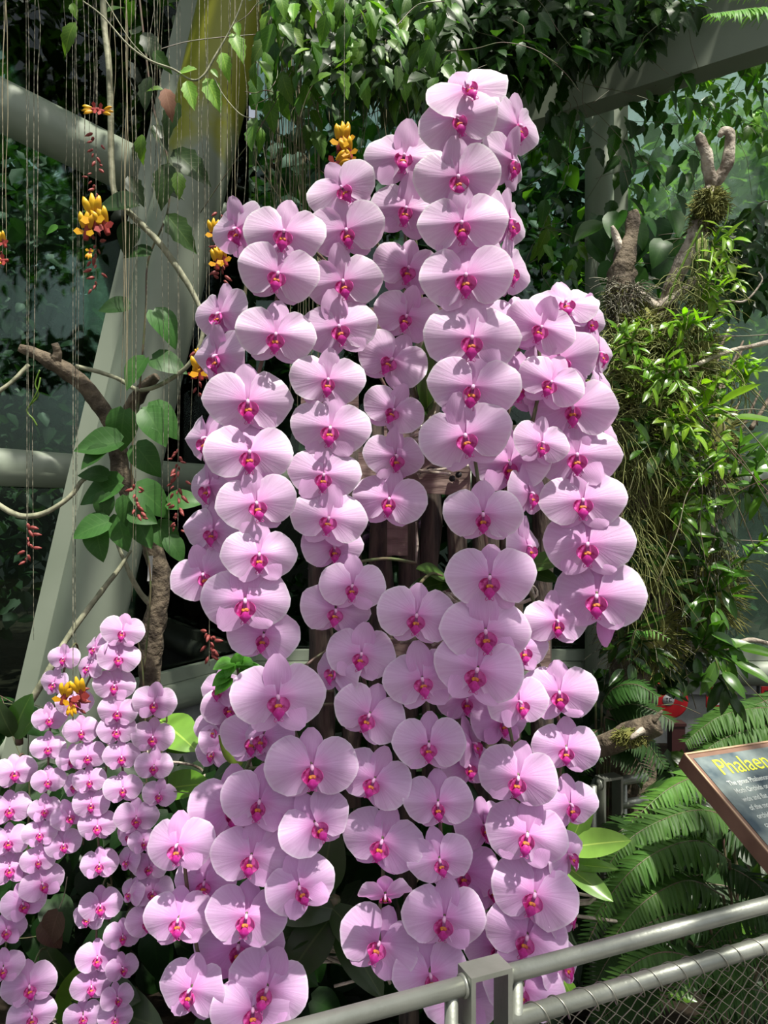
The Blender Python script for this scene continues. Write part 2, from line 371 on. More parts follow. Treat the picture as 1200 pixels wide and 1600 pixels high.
# leaning column with its flange, dark seam line and moss stain
cy=3.35
ctop=P(388,-90,cy); cbot=P(88,1190,cy); cbot2=cbot+(cbot-ctop)*.45
col=struct(build(MB().tube(spline([cbot2,cbot,cbot.lerp(ctop,.5),ctop,ctop+(ctop-cbot)*.4],6), .148, 28),'column_1','stain'))
off=Vector((-.155,.0,-.03)); fb=cbot2+off; ft=ctop+(ctop-cbot)*.4+off
d=(ft-fb)
fl=struct(build(MB().box(fb+Vector((-.085,-.02,0)), (.085,0,0), (0,.05,0), d),'trim_21','paint'))
struct(build(MB().tube([fb+Vector((.012,-.045,0)),fb.lerp(ft,.5)+Vector((.014,-.05,0)),ft+Vector((.012,-.045,0))],.008,8),'trim_22','seam'))
bar('trim_23', P(-160,85,3.1), P(275,300,3.5), .105)                      # diagonal tube on the left
bar('trim_24', P(300,312,4.3), P(560,430,5.0), .062)
# right-hand vertical post with the flat mullion behind it
bar('column_2', v3(W[3],-.05)+Vector((-.02,-.12,0)), v3(W[3],ZT)+Vector((-.02,-.12,0)), .092)
strip('trim_25', v3(W[3],ZS)+Vector((.12,-.02,0)), v3(W[3],ZT)+Vector((.12,-.02,0)), (.13,0,0),(0,.08,0))
# roof beams above the vine: a broad one rising to the right, a rear one, a cross piece
strip('beam_1', P(690,205,4.6), P(1330,-10,3.4), (0,.18,0), (0,0,.30))
strip('beam_2', P(560,-40,4.8), P(900,10,5.0), (0,.12,0), (0,0,.26))
strip('beam_3', P(-300,-330,3.2), P(1500,-330,3.2), (0,.15,0), (0,0,.2))
bar('trim_26', P(1040,425,4.95), P(1330,390,4.95), .05)
for i in range(5):
    strip('beam_%d'%(4+i), (-3.2+1.6*i,5.2,ZT), (-3.2+1.6*i,.9,ZT), (.10,0,0),(0,0,.16))

# ================================================================ orchids
def fan(side, seed, wave=1.0):
    """one broad petal of a moth orchid; side +1 is the viewer's right. flower width = 1"""
    rr=random.Random(seed); mb=MB(); vs=[];uvs=[];fs=[]; NT,NA=8,16
    ctrl=[(-76,.17),(-70,.26),(-60,.335),(-45,.405),(-25,.46),(0,.50),(22,.478),(42,.425),(57,.365),(69,.285),(77,.18)]
    ctrl=[(a,r*(1+rr.uniform(-.035,.035))) for a,r in ctrl]
    def Rad(a):
        for (a0,r0),(a1,r1) in zip(ctrl,ctrl[1:]):
            if a0<=a<=a1:
                t=(a-a0)/(a1-a0); t=t*t*(3-2*t)*.5+t*.5; return r0+(r1-r0)*t
        return ctrl[-1][1]
    ph=rr.uniform(0,6.3); cup=rr.uniform(-.38,.18); rid=rr.uniform(.36,.50); ph2=rr.uniform(0,6)
    for i in range(NT+1):
        t=i/NT
        for j in range(NA+1):
            u=j/NA; a=-76+153*u; r=Rad(a)*t; ar=math.radians(a)
            x=r*math.cos(ar)+.012; y=r*math.sin(ar)
            z=-rid*(math.sqrt(y*y+.00025)-.0158)*(1-.30*t) + cup*x*x*1.2 + .05*x
            z+=wave*.018*t**3*math.sin(ar*5+ph)+wave*.009*t**3*math.sin(ar*11+ph2)
            z-=.04*max(0,t-.85)
            vs.append((side*x,y,z)); uvs.append((u,t))
    for i in range(NT):
        for j in range(NA):
            q=i*(NA+1)+j; f=(q,q+1,q+NA+2,q+NA+1); fs.append(f if side<0 else f[::-1])
    return mb.add(vs,fs,uvs)
def sepal(seed, L=.43, W_=.158):
    rr=random.Random(seed); mb=MB(); vs=[];uvs=[];fs=[]; n=8
    c=rr.uniform(-.25,.05); k=rr.uniform(.2,.5)
    for i in range(n+1):
        t=i/n; w_=max(.015,W_*math.sin(math.pi*(.10+.87*t)**1.05)**.62) if 0<t<1 else (.03 if t==0 else .035)
        for j in range(7):
            q=j/3-1; x=q*w_; y=L*t; z=-.05+c*y*y-k*x*x*2+.006*math.sin(t*9+q*3+seed)
            vs.append((x,y,z)); uvs.append((.5+q*.5, min(1,max(t,.0)*.9+.1*abs(q)**3)))
    for i in range(n):
        for j in range(6): q=i*7+j; fs.append((q,q+7,q+8,q+1)[::-1])
    return mb.add(vs,fs,uvs)
def lip_mesh(seed):
    rr=random.Random(seed); mb=MB(); op=rr.uniform(.85,1.15)
    for s in (-1,1):                                   # the two upright side lobes cup the column
        vs=[];fs=[]; NA,NB=7,7
        for i in range(NA+1):
            for j in range(NB+1):
                u=i/NA; ph=math.radians(8+(128-20*op)*j/NB); w_=math.sin(math.pi*(.14+.74*u))**.7
                vs.append((s*(.004+.104*op*w_*math.sin(ph)), -.012-.158*u-.012*math.sin(ph), .018+.058*(1-math.cos(ph))*(.6+.4*w_)))
        for i in range(NA):
            for j in range(NB): a=i*(NB+1)+j; fs.append((a,a+1,a+NB+2,a+NB+1))
        mb.add(vs,fs,None,0)
    vs=[];fs=[];n=7                                    # arrow-shaped tongue
    prof=[.024,.034,.052,.066,.056,.036,.018,.007]
    for i in range(n+1):
        t=i/n
        for q in (-1,-.5,0,.5,1):
            x=q*prof[i]*.95; vs.append((x,-.125-.135*t,.075+.035*math.sin(t*3)-.05*t-.35*abs(x)*(.3+t)))
    for i in range(n):
        for j in range(4): a=i*5+j; fs.append((a,a+1,a+6,a+5))
    mb.add(vs,fs,None,1)
    for s in (-1,1):                                   # curled whiskers at its tip
        pts=[(s*.004,-.245,.03)]+[(s*(.012+.035*math.sin(t*2.6)), -.25-.02*math.sin(t*3.9)+.035*t*t*.5, .03+.02*t) for t in (.3,.6,.9,1.2)]
        mb.tube(pts,[.006,.005,.004,.003,.002],4,0)
    return mb
def callus_mesh():
    mb=MB().ball((0,-.112,.050),(.044,.026,.020)); mb.ball((-.020,-.118,.066),.014); mb.ball((.020,-.118,.066),.014); mb.ball((0,-.142,.066),(.020,.012,.012)); return mb
def nub_mesh():
    mb=MB().tube([(0,0,-.03),(0,-.004,.02),(0,-.016,.055),(0,-.036,.075),(0,-.048,.07)],[.014,.019,.022,.019,.007],8); return mb
FAN={s:[fan(s,k*2+(s>0),1+.5*(k%3)).mesh('petal','petal') for k in range(6)] for s in (-1,1)}
SEP=[sepal(k).mesh('sepal','sepal') for k in range(5)]
LIP=[lip_mesh(k).mesh('lip',['lip','lipdeep']) for k in range(3)]
CAL=callus_mesh().mesh('callus','callus'); NUB=nub_mesh().mesh('column','nub')
BASE=Matrix(((1,0,0),(0,0,-1),(0,1,0)))
def Rt(ax,deg): return Matrix.Rotation(math.radians(deg),3,ax)
def ZR(deg): return Matrix.Rotation(math.radians(deg),4,'Z')
def add_flower(root, px,py,wpx,roll=0,yaw=0,pitch=0,dd=0, Y=1.3, droop=None):
    Yf=Y+dd+R.uniform(-.006,.006); s=wpx*Yf/F*1.07
    c=P(px,py,Yf); by=-math.degrees(math.atan2(c.x,c.y)); bp=-math.degrees(math.atan2(c.z-CZ,c.y))
    m=Rt('Z',by+yaw+R.uniform(-4,4)) @ Rt('X',-(bp*.55+pitch+4+R.uniform(-5,5))) @ BASE @ Rt('Z',-roll)
    o=c - m @ (Vector((0,-.105,.05))*s)
    M=m.to_4x4() @ Matrix.Diagonal((s,s,s,1)); M.translation=o-Vector(root.location)
    fl=new('flower', None, root, M); fl.empty_display_size=.1
    low=max(0,min(1,(py-300)/1200)); k=R.uniform(.95,1.05)  # tint carries the light: upper flowers paler as sunlit, lower more purple as shaded
    colr=(k*(.99-.03*low), k*(1.11-.19*low), k*1.0)
    wide=R.uniform(.97,1.05)+.07*max(0,min(1,(py-700)/600))
    for sd in (-1,1):
        t=Matrix.Rotation(math.radians(sd*R.uniform(-4,13)),4,'Y') @ ZR(sd*R.uniform(-5,6)) @ Matrix.Diagonal((1,wide*R.uniform(.97,1.04),1,1))
        new('petal', R.choice(FAN[sd]), fl, t, colr)
    tl=R.uniform(-14,8)
    new('dorsal_sepal', R.choice(SEP), fl, Matrix.Rotation(math.radians(tl),4,'X') @ Matrix.Diagonal((R.uniform(.92,1.08),R.uniform(.96,1.1),1,1)), colr)
    for sd in (-1,1):
        new('lateral_sepal', R.choice(SEP), fl, ZR(180+sd*R.uniform(34,44)) @ Matrix.Rotation(math.radians(R.uniform(-14,2)),4,'X') @ Matrix.Diagonal((1.05,.98,1,1)), colr)
    lp=R.choice(LIP); q=Matrix.Rotation(math.radians(R.uniform(-8,8)),4,'X')
    new('lip', lp, fl, q); new('callus', CAL, fl, q); new('column', NUB, fl)
    return o, m, s
def spray(label, Y, flowers, mount, group=None, size='large', up=None):
    """one arching flower spike: stem with its pedicels, then every flower down its length"""
    f0=flowers[0]; base=Vector(mount); root=thing('orchid_spray', base, label, 'orchid', group)
    back=[]; ped=[]
    for i,f in enumerate(flowers):
        f=tuple(f)+(0,)*(7-len(f)); o,m,s=add_flower(root,*f,Y=Y-.0035*i)
        b=o+m@Vector((0,-.0*s,-.42*s)); b=Vector((b.x,max(b.y,o.y+.02),b.z+.10*s))
        side=(1 if i%2 else -1); back.append(b+Vector((side*.05*s,0,0))); ped.append((o+m@Vector((0,0,-.03*s)),s))
    path=[]                                             # smoothed spine behind the flowers
    n=len(back)
    for i in range(n):
        a=back[max(0,i-1)]; c=back[min(n-1,i+1)]; path.append((a+back[i]*2+c)/4)
    s0=ped[0][1]; top=path[0]
    rise=[base, base.lerp(top,.45)+Vector((0,.05,abs(top.z-base.z)*.25+.02)), top+Vector((0,.055,.35*s0 if up is None else up))]
    r=.0034 if size=='large' else .0024
    mb=MB().tube(spline(rise+path,5), r, 6)
    for p,(o,s) in zip(path,ped):
        mb.tube(spline([p+Vector((0,0,.10*s)), p.lerp(o,.5)+Vector((0,.02*s,.05*s)), o],3), [r*.7]*6+[r*.9], 5)
    build(mb,'stem','spike',root,base)
    return root
mount=lambda x,y,Y=1.56: P(x,y,Y)
big='large violet orchid spray '
SPR=[
 (big+'hanging at upper left, of four white-rimmed flowers over five pinker ones',1.30,[(442,372,122,8,0,4),(432,438,120,12),(430,533,118,5),(388,640,133,-3),(390,718,130,0),(403,797,118,-10),(405,877,112,0),(383,952,136,0),(410,1003,106,10,0,0,.04)],(640,620)),
 (big+'side-on along the left edge beside the leaning column',1.37,[(368,367,105,-10,-45),(340,500,105,0,-50),(335,567,110,0,-45),(317,695,110,0,-52),(322,770,108,0,-50),(330,838,100,0,-25),(320,907,105,-20,-15)],(620,640)),
 (big+'ending below the upper left spray in four wide flowers',1.29,[(407,1160,100,0,-30,0,.06),(435,1103,142,0),(488,1213,136,0),(500,1298,112,-28,5),(472,1398,110,-25,-8)],(600,1000)),
 (big+'left of the tallest pair, tilted left at its top',1.33,[(538,300,105,-30,-18,8),(543,370,115,-10),(538,450,115,-10),(532,520,118,-12),(512,603,110,5),(515,680,120,5),(505,752,110,5),(512,820,112,10),(523,864,95,0,10,0,.04)],(650,620)),
 (big+'in the middle, stepping down to the old board',1.38,[(630,253,120,8,0,8),(633,335,114,10),(637,427,104,10,10),(633,503,102,15),(607,570,110,30),(612,648,92,25,10),(620,722,98,0,22),(607,790,112,5)],(670,600)),
 (big+'tallest of all, its wide flowers facing straight out',1.27,[(735,142,125,-22,0,30),(718,193,120,-15,0,10),(717,288,128,-5),(722,360,134,-3),(728,442,138,0),(737,540,142,3),(737,617,138,10),(730,693,138,-12),(755,815,118,0),(765,915,134,0),(760,1000,136,-5),(743,1060,138,10)],(700,600)),
 (big+'seen edge-on to the right of the tallest spray',1.35,[(812,207,110,0,50),(803,263,110,0,55),(802,355,112,0,60),(800,430,112,0,62),(812,515,108,5,25),(812,610,114,5,18),(797,735,118,0,10),(833,780,98,0,52),(830,863,98,0,60)],(730,620)),
 (big+'with three small-faced flowers turned right behind the right spray',1.31,[(843,520,106,20,10,5),(858,605,100,25,10),(848,700,90,10,32)],(760,640)),
 (big+'arching at the right end, its five lowest flowers widest',1.34,[(886,478,104,-5,15,30,.03),(878,573,114,-15),(895,648,126,0),(902,722,128,0),(911,793,126,0),(918,863,135,0),(932,945,138,0)],(770,650)),
 (big+'in profile on the outermost right edge against the moss',1.40,[(925,508,90,0,50),(942,560,88,0,60),(945,612,88,0,65),(950,690,88,0,70),(952,760,88,0,75)],(790,660)),
 (big+'with narrow upright petals down the middle below the old board',1.31,[(523,964,104,10,8,0,.02),(550,925,100,0,-10),(517,1055,94,0,-40,0,.02),(563,1032,106,10),(573,1128,110,20),(580,1230,110,20,-10),(593,1328,124,15),(602,1407,78,0,0,-55,-.02),(588,1487,122,20)],(650,880)),
 (big+'sunlit and central, running down to the railing bracket',1.28,[(650,973,118,5),(662,1073,120,-10),(670,1175,108,0),(685,1267,104,-5),(690,1355,98,-15),(693,1450,124,5),(675,1537,112,-10)],(690,900)),
 (big+'mostly hidden in shade behind the central lower flowers',1.40,[(730,1103,92),(788,1137,92,0,30),(745,1170,90,0,60),(735,1205,85,0,30),(760,1300,92,0,30),(725,1375,108),(772,1397,95,0,25),(777,1490,95,0,20),(720,1580,118)],(730,900)),
 (big+'lower right outer one, turning from face-on to profile',1.34,[(872,980,98,0,20),(820,1023,98,0,30),(875,1093,110,-5),(885,1180,98,0),(895,1268,96,0,25),(895,1345,92,0,70),(892,1435,95,0,65),(888,1518,95,0,65)],(800,900)),
 (big+'lower right, deep lilac, behind the right-hand rail',1.29,[(815,1107,98,0,35),(808,1228,118,10),(822,1318,128,10),(832,1412,130,18),(820,1478,124,18),(815,1560,124,10)],(780,960)),
 (big+'at bottom left above the darkest leaves',1.30,[(403,1265,118,10,-5),(390,1352,116,10),(383,1445,120,10),(412,1560,126,20),(395,1592,122,0)],(520,1100)),
 (big+'half hidden behind the bottom left spray, with big round petals',1.37,[(393,1165,104,0,-25),(365,1275,132,0),(318,1390,95,0,-10),(372,1495,136,0)],(520,1080)),
 (big+'of three pale bluish flowers with upright sepals at far bottom left',1.32,[(275,1333,110,-5,-20),(277,1450,106,0,-10),(293,1560,108,0,-35)],(420,1200)),
]
for lab,Y,fl,(mx,my) in SPR: spray(lab,Y,fl,mount(mx,my),'large moth orchid sprays on the mount')
# the withering bloom under the right-hand spray
c=P(950,990,1.35); ob=thing('orchid_bud',c,'folded pink orchid bloom hanging under the last right-hand flower','orchid')
for k,(dx,rz) in enumerate(((-.012,8),(.004,-4),(.020,-28),(.012,-14))):
    m=Rt('Z',-20+k*18)@Rt('X',4)@BASE@Rt('Z',180+rz); M=m.to_4x4()@Matrix.Diagonal((.075,.125,.1,1)); M.translation=(dx,.004*k,.028)
    new('petal',SEP[k],ob,M,(.95,.75,.92))
build(MB().tube([c+Vector((0,.01,.03)),c+Vector((-.01,.03,.05)),c+Vector((-.03,.06,.07))],.003,5),'stalk','spike',ob)
sm='small lilac orchid spray '
SML=[
 (sm+'with its topmost flowers against the leaning column',[(190,993,63,10),(185,1033,61,10),(178,1077,62,5),(183,1118,58,5),(182,1147,56),(190,1188,54),(192,1238,56),(213,1285,64),(225,1320,46)],(230,1260)),
 (sm+'beside the bright strap leaf, topped by two wide flowers',[(240,1105,66,8),(238,1158,62,5),(240,1203,56,5),(248,1247,50,10)],(260,1250)),
 (sm+'lower and sunlit pink, beside the three pale bluish flowers',[(232,1360,54,8),(238,1400,62,5),(230,1447,62)],(250,1400)),
 (sm+'long and thin, from leaning column down to a sunlit pair',[(98,1033,48,0,-20),(82,1073,52,0,-40),(77,1128,50),(75,1173,50),(75,1225,50),(70,1270,48),(62,1308,50),(60,1350,50),(69,1387,64,-20),(38,1418,66,-15),(10,1460,60),(5,1520,60)],(120,1300)),
 (sm+'behind the yellow clock vine flower',[(145,1017,50,0,-45),(135,1047,50,0,-50),(117,1103,54),(127,1148,52),(137,1187,54),(140,1225,48),(142,1262,54),(152,1297,58),(155,1357,56)],(160,1300)),
 (sm+'short and dim, between the two long thin ones',[(112,1192,48,0,-10),(115,1232,46,0,-30),(110,1280,54,-20),(100,1325,52,-10)],(130,1320)),
 (sm+'cut by the left edge of the photo',[(23,1212,62),(15,1270,62),(13,1320,58),(15,1363,60)],(40,1380)),
 (sm+'low over dark leaves, of five flowers in a column',[(157,1422,62),(135,1440,50,0,-30),(152,1503,60),(143,1548,58),(130,1595,55)],(170,1440)),
 (sm+'narrow and half turned, beside the low column of five',[(192,1468,54),(193,1518,48,0,20),(185,1565,48,0,20),(180,1597,50)],(210,1470)),
 (sm+'of two larger flowers in the bottom left corner',[(47,1550,78,-8),(50,1597,70)],(80,1530)),
 (sm+'in profile, shaded, left of the sunlit pink one',[(200,1310,46,0,-40),(197,1350,46,0,-45),(200,1400,48,0,-50)],(215,1370)),
 (sm+'of five sunlit flowers behind the large left sprays',[(340,1085,70,0,-30),(358,1112,80),(332,1146,68,0,-30),(350,1165,70,0,20),(330,1182,66,0,-30)],(420,1150)),
]
for lab,fl,(mx,my) in SML: spray(lab,1.68,fl,P(mx,my,1.82),'small moth orchid sprays at the left','small')

# the wooden mount the big sprays grow from: bark slabs, old boards, bolts
mt=thing('orchid_mount',(.13,1.66,.3),'weathered wooden orchid mount of bark slabs and old boards behind the flowers','mount')
for k,x in enumerate((500,548,596,636,672,712,756,800,848)):
    zt=1.98-.05*abs(k-4)+R.uniform(-.04,.04); c=P(x,800,1.68); wd=R.uniform(.022,.03); pts=[]
    pts=[Vector((c.x+R.uniform(-.006,.006),c.y+R.uniform(-.01,.02),z)) for z in lerps(.3 if k in (3,5) else .98+.03*(k%3),zt,9)]
    build(MB().tube(pts,[wd*R.uniform(.85,1.15) for _ in pts],9,rough=.35,seed=k),'slab','slab',mt)
def board(x0,y0,x1,y1,Y,th=.018,sk=0,m='plank'):
    a=P(x0,y1,Y); b=P(x1,y1,Y); t=P(x0,y0,Y); mb=MB()
    n=8; vs=[];
    for i in range(n+1):
        for q,(dz,dy) in enumerate(((0,0),(t.z-a.z,0),(t.z-a.z,th),(0,th))):
            u=i/n; vs.append(a.lerp(b,u)+Vector((0,dy+.002*math.sin(u*9),dz+.003*noise.noise(Vector((u*4,q,x0)))+sk*u)))
    fs=[]
    for i in range(n):
        for q in range(4): A=i*4+q; B=i*4+(q+1)%4; fs.append((A,A+4,B+4,B))
    fs+= [(0,1,2,3),(n*4+3,n*4+2,n*4+1,n*4)]
    mb.add(vs,fs,None,0,False); return build(mb,'board',m,mt)
board(600,655,745,692,1.60); board(560,706,735,770,1.595,sk=-.004); board(605,815,637,868,1.61); board(470,610,560,650,1.62)
board(540,1000,860,1050,1.62); board(560,480,760,520,1.63)
for (x,y) in ((706,748),(716,742),(655,668)):
    c=P(x,y,1.592); b=build(MB().tube([c,c+Vector((0,-.012,0))],.0065,8),'bolt','seam',mt)
build(MB().tube(spline([P(652,742,1.592),P(664,736,1.585),P(672,730,1.585),P(682,733,1.592)],5),.0013,5),'tie_wire','seam',mt)
build(MB().tube([P(650,815,1.60),P(652,850,1.60),P(650,880,1.605)],[.002,.003,.002],6),'splinter','barkpale',mt)

# orchid plants: thick strap leaves between the sprays
def plant(label, c, leaves, root_n=0, kind='strap'):
    """leaves: (tip px, tip py, base px, base py, depth, tint, width factor)"""
    o=thing('orchid_plant',P(*c),label,'orchid')
    for (bx,by,tx,ty,Yl,Yt,colr,ws) in leaves:
        a=P(bx,by,Yl); b=P(tx,ty,Yt); d=b-a; L=d.length
        nrm=Vector((0,-.75,.75)) if abs(d.normalized().z)<.8 else Vector((0,-1,.2))
        lf=add_leaf(o,kind,a,d,nrm,L*1.03,colr,var=R.choice((0,2)),ws=ws*1.25)
    mb=MB().tube(spline([P(c[0],c[1]+22,c[2]+.03),P(c[0],c[1],c[2]+.02),P(c[0]+4,c[1]-16,c[2]+.01)],3),.011,7); build(mb,'stem','spike',o)
    for k in range(root_n):
        a=P(*c)+Vector((0,.02,0)); pts=[a+Vector((R.uniform(-.02,.02)*j+.01*math.sin(k*2+j),R.uniform(-.01,.01)*j,-.022*j)) for j in range(7)]
        build(MB().tube(spline(pts,3),.0032,6),'root','barkpale',o)
    return o
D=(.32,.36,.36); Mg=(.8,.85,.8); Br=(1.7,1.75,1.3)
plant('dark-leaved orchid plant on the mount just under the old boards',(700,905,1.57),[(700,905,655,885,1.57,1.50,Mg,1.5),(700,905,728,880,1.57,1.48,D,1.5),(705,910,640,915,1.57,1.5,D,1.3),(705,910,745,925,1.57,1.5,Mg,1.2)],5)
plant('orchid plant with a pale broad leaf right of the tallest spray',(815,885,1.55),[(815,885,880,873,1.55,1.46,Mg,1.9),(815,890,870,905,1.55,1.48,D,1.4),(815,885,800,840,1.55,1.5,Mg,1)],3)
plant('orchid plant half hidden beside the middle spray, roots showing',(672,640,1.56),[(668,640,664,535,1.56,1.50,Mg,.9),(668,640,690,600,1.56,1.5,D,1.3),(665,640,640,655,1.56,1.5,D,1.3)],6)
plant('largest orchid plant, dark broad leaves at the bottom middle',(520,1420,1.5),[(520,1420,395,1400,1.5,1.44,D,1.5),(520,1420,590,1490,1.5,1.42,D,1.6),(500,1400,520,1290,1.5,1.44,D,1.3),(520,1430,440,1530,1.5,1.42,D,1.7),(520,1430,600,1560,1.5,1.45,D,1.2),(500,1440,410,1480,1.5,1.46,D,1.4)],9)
plant('orchid plant with three sunlit strap leaves right of the sprays',(880,1330,1.46),[(880,1325,982,1310,1.46,1.40,(3.2,3.0,2.2),1.3),(880,1350,958,1405,1.46,1.40,(1.7,1.7,1.3),1.2),(880,1530,898,1560,1.42,1.36,(1.6,1.7,1),1.3),(885,1330,930,1240,1.46,1.44,(1.5,1.6,.9),.9),(880,1350,965,1355,1.47,1.43,Br,.8),(875,1340,845,1260,1.47,1.45,D,1.2)],3)  # sunlight on these leaves is put into their bright tints
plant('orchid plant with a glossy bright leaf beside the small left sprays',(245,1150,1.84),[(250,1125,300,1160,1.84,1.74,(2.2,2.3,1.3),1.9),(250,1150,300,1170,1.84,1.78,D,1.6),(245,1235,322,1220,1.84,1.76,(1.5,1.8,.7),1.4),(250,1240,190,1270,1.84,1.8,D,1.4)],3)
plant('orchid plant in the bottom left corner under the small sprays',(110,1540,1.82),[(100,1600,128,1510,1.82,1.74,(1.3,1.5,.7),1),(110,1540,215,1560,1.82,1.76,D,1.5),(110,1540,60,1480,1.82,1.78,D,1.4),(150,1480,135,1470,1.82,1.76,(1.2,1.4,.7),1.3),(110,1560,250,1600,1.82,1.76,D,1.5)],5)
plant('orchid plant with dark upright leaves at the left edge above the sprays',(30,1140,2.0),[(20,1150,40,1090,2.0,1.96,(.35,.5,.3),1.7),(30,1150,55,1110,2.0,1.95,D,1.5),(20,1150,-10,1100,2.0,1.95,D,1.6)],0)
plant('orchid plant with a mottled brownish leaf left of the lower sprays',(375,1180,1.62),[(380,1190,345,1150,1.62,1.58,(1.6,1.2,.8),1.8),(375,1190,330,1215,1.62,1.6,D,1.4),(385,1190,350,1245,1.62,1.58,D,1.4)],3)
cl=thing('seedling',P(375,1040,1.66),'young bright green bushy seedling behind the lower left orchids','plant')
for k in range(14):
    a=k*2.4; add_leaf(cl,'heart',P(368+10*math.cos(a),1040+14*math.sin(a*.7)+5,1.66),Vector((math.cos(a),-.4,math.sin(a*1.7)*.7+.1)),Vector((0,-.7,.7)),R.uniform(.03,.055),jit((2.2,2.6,1.3)))
build(MB().tube([P(375,1085,1.67),P(372,1050,1.67),P(368,1030,1.66)],.003,5),'stem','spike',cl)
# ================================================================ railing, sign, things by the wall
UR=Vector((.9225,.386,0)); NR=Vector((-.386,.9225,0)); C0=Vector((.097,.983,0))
def onrail(s,z,n=0): return C0+UR*s+NR*n+Vector((0,0,z))
def railing(label, c0, sc, z0, segs, group=None):
    rt=thing('railing',(c0.x,c0.y,0),label,'railing',group); L=lambda s,z,n=0: c0+(UR*s+NR*n)*sc+Vector((0,0,z))
    top=z0
    br=.060*sc; dp=.036*sc; t=.0065*sc
    a=L(.006,0,-.018); ua=UR*br; na=NR*dp
    for s0 in (0,1):                                   # two flat uprights and a top plate
        o=a+ua*s0-(UR*t if s0 else Vector()); o.z=.0
        build(MB().box(o,UR*t,na,(0,0,top-t+.0)),'upright','steel',rt)
    o=a.copy(); o.z=top-t; build(MB().box(o,ua,na,(0,0,t)),'top_plate','steel',rt)
    tz=top-.0185*sc; r=.0118*sc
    def tube(name,p,q,rr=r,wob=0): return build(MB().tube([p,p.lerp(q,.5),q],rr,18),name,'steel',rt)
    for sA,sB in segs:
        tube('top_rail',L(sA,tz),L(sB,tz)); tube('mid_rail',L(sA,tz-.061*sc),L(sB,tz-.061*sc),r*1.05)
        for k in (sA,sB): pass
    tube('post',L(-.013,.0),L(-.013,tz),.0088*sc); tube('post',L(.083,.0),L(.083,tz),.0088*sc)
    for s_ in (0.004,.068): build(MB().tube([L(s_-.002,tz),L(s_+.002,tz)],r*1.25,18),'weld_collar','steel',rt)
    return rt,L,tz,r
rt,L,tz,r=railing('stainless steel railing with wire mesh across the bottom of the view',C0,1,1.0655,[(-.9,.004),(.068,1.15)])
mz=tz-.061; p=.0132; n=78
for i in range(n):                                     # the woven zigzag wires of the mesh
    s0=.105+i*p; pts=[]; zz=mz-.012; k=0
    while zz>.52:
        sg=1 if (k+i)%2==0 else -1
        pts.append(L(s0+sg*p*.52, zz, .0013*(1 if k%2 else -1))); zz-=.0106; k+=1
    build(MB().tube(pts,.0009,4,cap=False),'mesh_wire','wire',rt)
pts=[]
for k in range(560):                                   # lashing wire wound round the lower rail
    t=k/560; a=t*2*math.pi*26; pts.append(L(.10+t*1.02+.004*math.sin(a*.5), mz+math.sin(a)*(r+.0042)-.003, math.cos(a)*(r+.004)))
build(MB().tube(pts,.00095,5),'lashing_wire','wire',rt)
c2=P(953,1240,1.86); c2.z=0
railing('short far railing end with a square steel bracket among the ferns',c2+Vector((-.03,0,0)),.95,1.65-415/F*1.86,[(.068,.155)])

def sign():
    o=P(1068,1178,1.45); u=Vector((math.cos(math.radians(22)),math.sin(math.radians(22)),0)); vh=Vector((u.y,-u.x,0))
    v=(vh*math.cos(math.radians(30))-Vector((0,0,1))*math.sin(math.radians(30))).normalized(); nn=u.cross(-v).normalized()
    if nn.z<0: nn=-nn
    WD,HT,TH=.62,.40,.030
    root=thing('sign',(o+u*WD*.5+v*HT*.5).xy.to_3d(),'slanted information sign with yellow heading, cut by the right edge','sign')
    def at(a,b,h=0): return o+u*a+v*b+nn*h
    build(MB().box(at(0,0,-TH),u*WD,v*HT,nn*TH),'board','copper',root)
    rim=.0035
    for (a,b,c,d,nm) in ((0,0,WD,rim,'rim'),(0,HT-rim,WD,rim,'rim'),(0,0,rim,HT,'rim'),(WD-rim,0,rim,HT,'rim')):
        build(MB().box(at(a,b,0),u*c,v*d,nn*.0022),nm,'coppers',root)
    build(MB().box(at(.012,.014,0),u*(WD-.024),v*(HT-.028),nn*.0012),'picture','print',root)
    rot=Matrix((u,-v,nn)).transposed()
    def text(s,a,b,size,m,name,sx=1.0,bold=.0):
        cu=bpy.data.curves.new(name,'FONT'); cu.body=s; cu.size=size; cu.extrude=.0004; cu.offset=bold; cu.materials.append(MT[m])
        t_=bpy.data.objects.new(name,cu); COL.objects.link(t_); me=bpy.data.meshes.new_from_object(t_.evaluated_get(bpy.context.evaluated_depsgraph_get())); bpy.data.objects.remove(t_)
        e=bpy.data.objects.new(name,me); COL.objects.link(e); e.parent=root
        M=rot.to_4x4()@Matrix.Diagonal((sx,1,1,1)); M.translation=at(a,b,.0018)-Vector(root.location); e.matrix_local=M
    text('Phalaenopsis',.043,.060,.052,'title','heading',.80,.0)
    y=.084
    for ln in ('The genus Phalaenopsis, or','Moth Orchids or','wide and flat','of the mo','orchid','cann'):
        text(ln,.038,y,.0150,'text','text_line',.76,.0001); y+=.0182
    for sx in (.18,.44):
        b=at(sx,.2,-.02); build(MB().tube([Vector((b.x,b.y,0)),Vector((b.x,b.y,b.z*.6)),b],.017,12),'post','maroon',root)
    build(MB().box(at(.14,.12,-TH-.012),u*.34,v*.16,nn*.012),'bracket_plate','maroon',root)
sign()
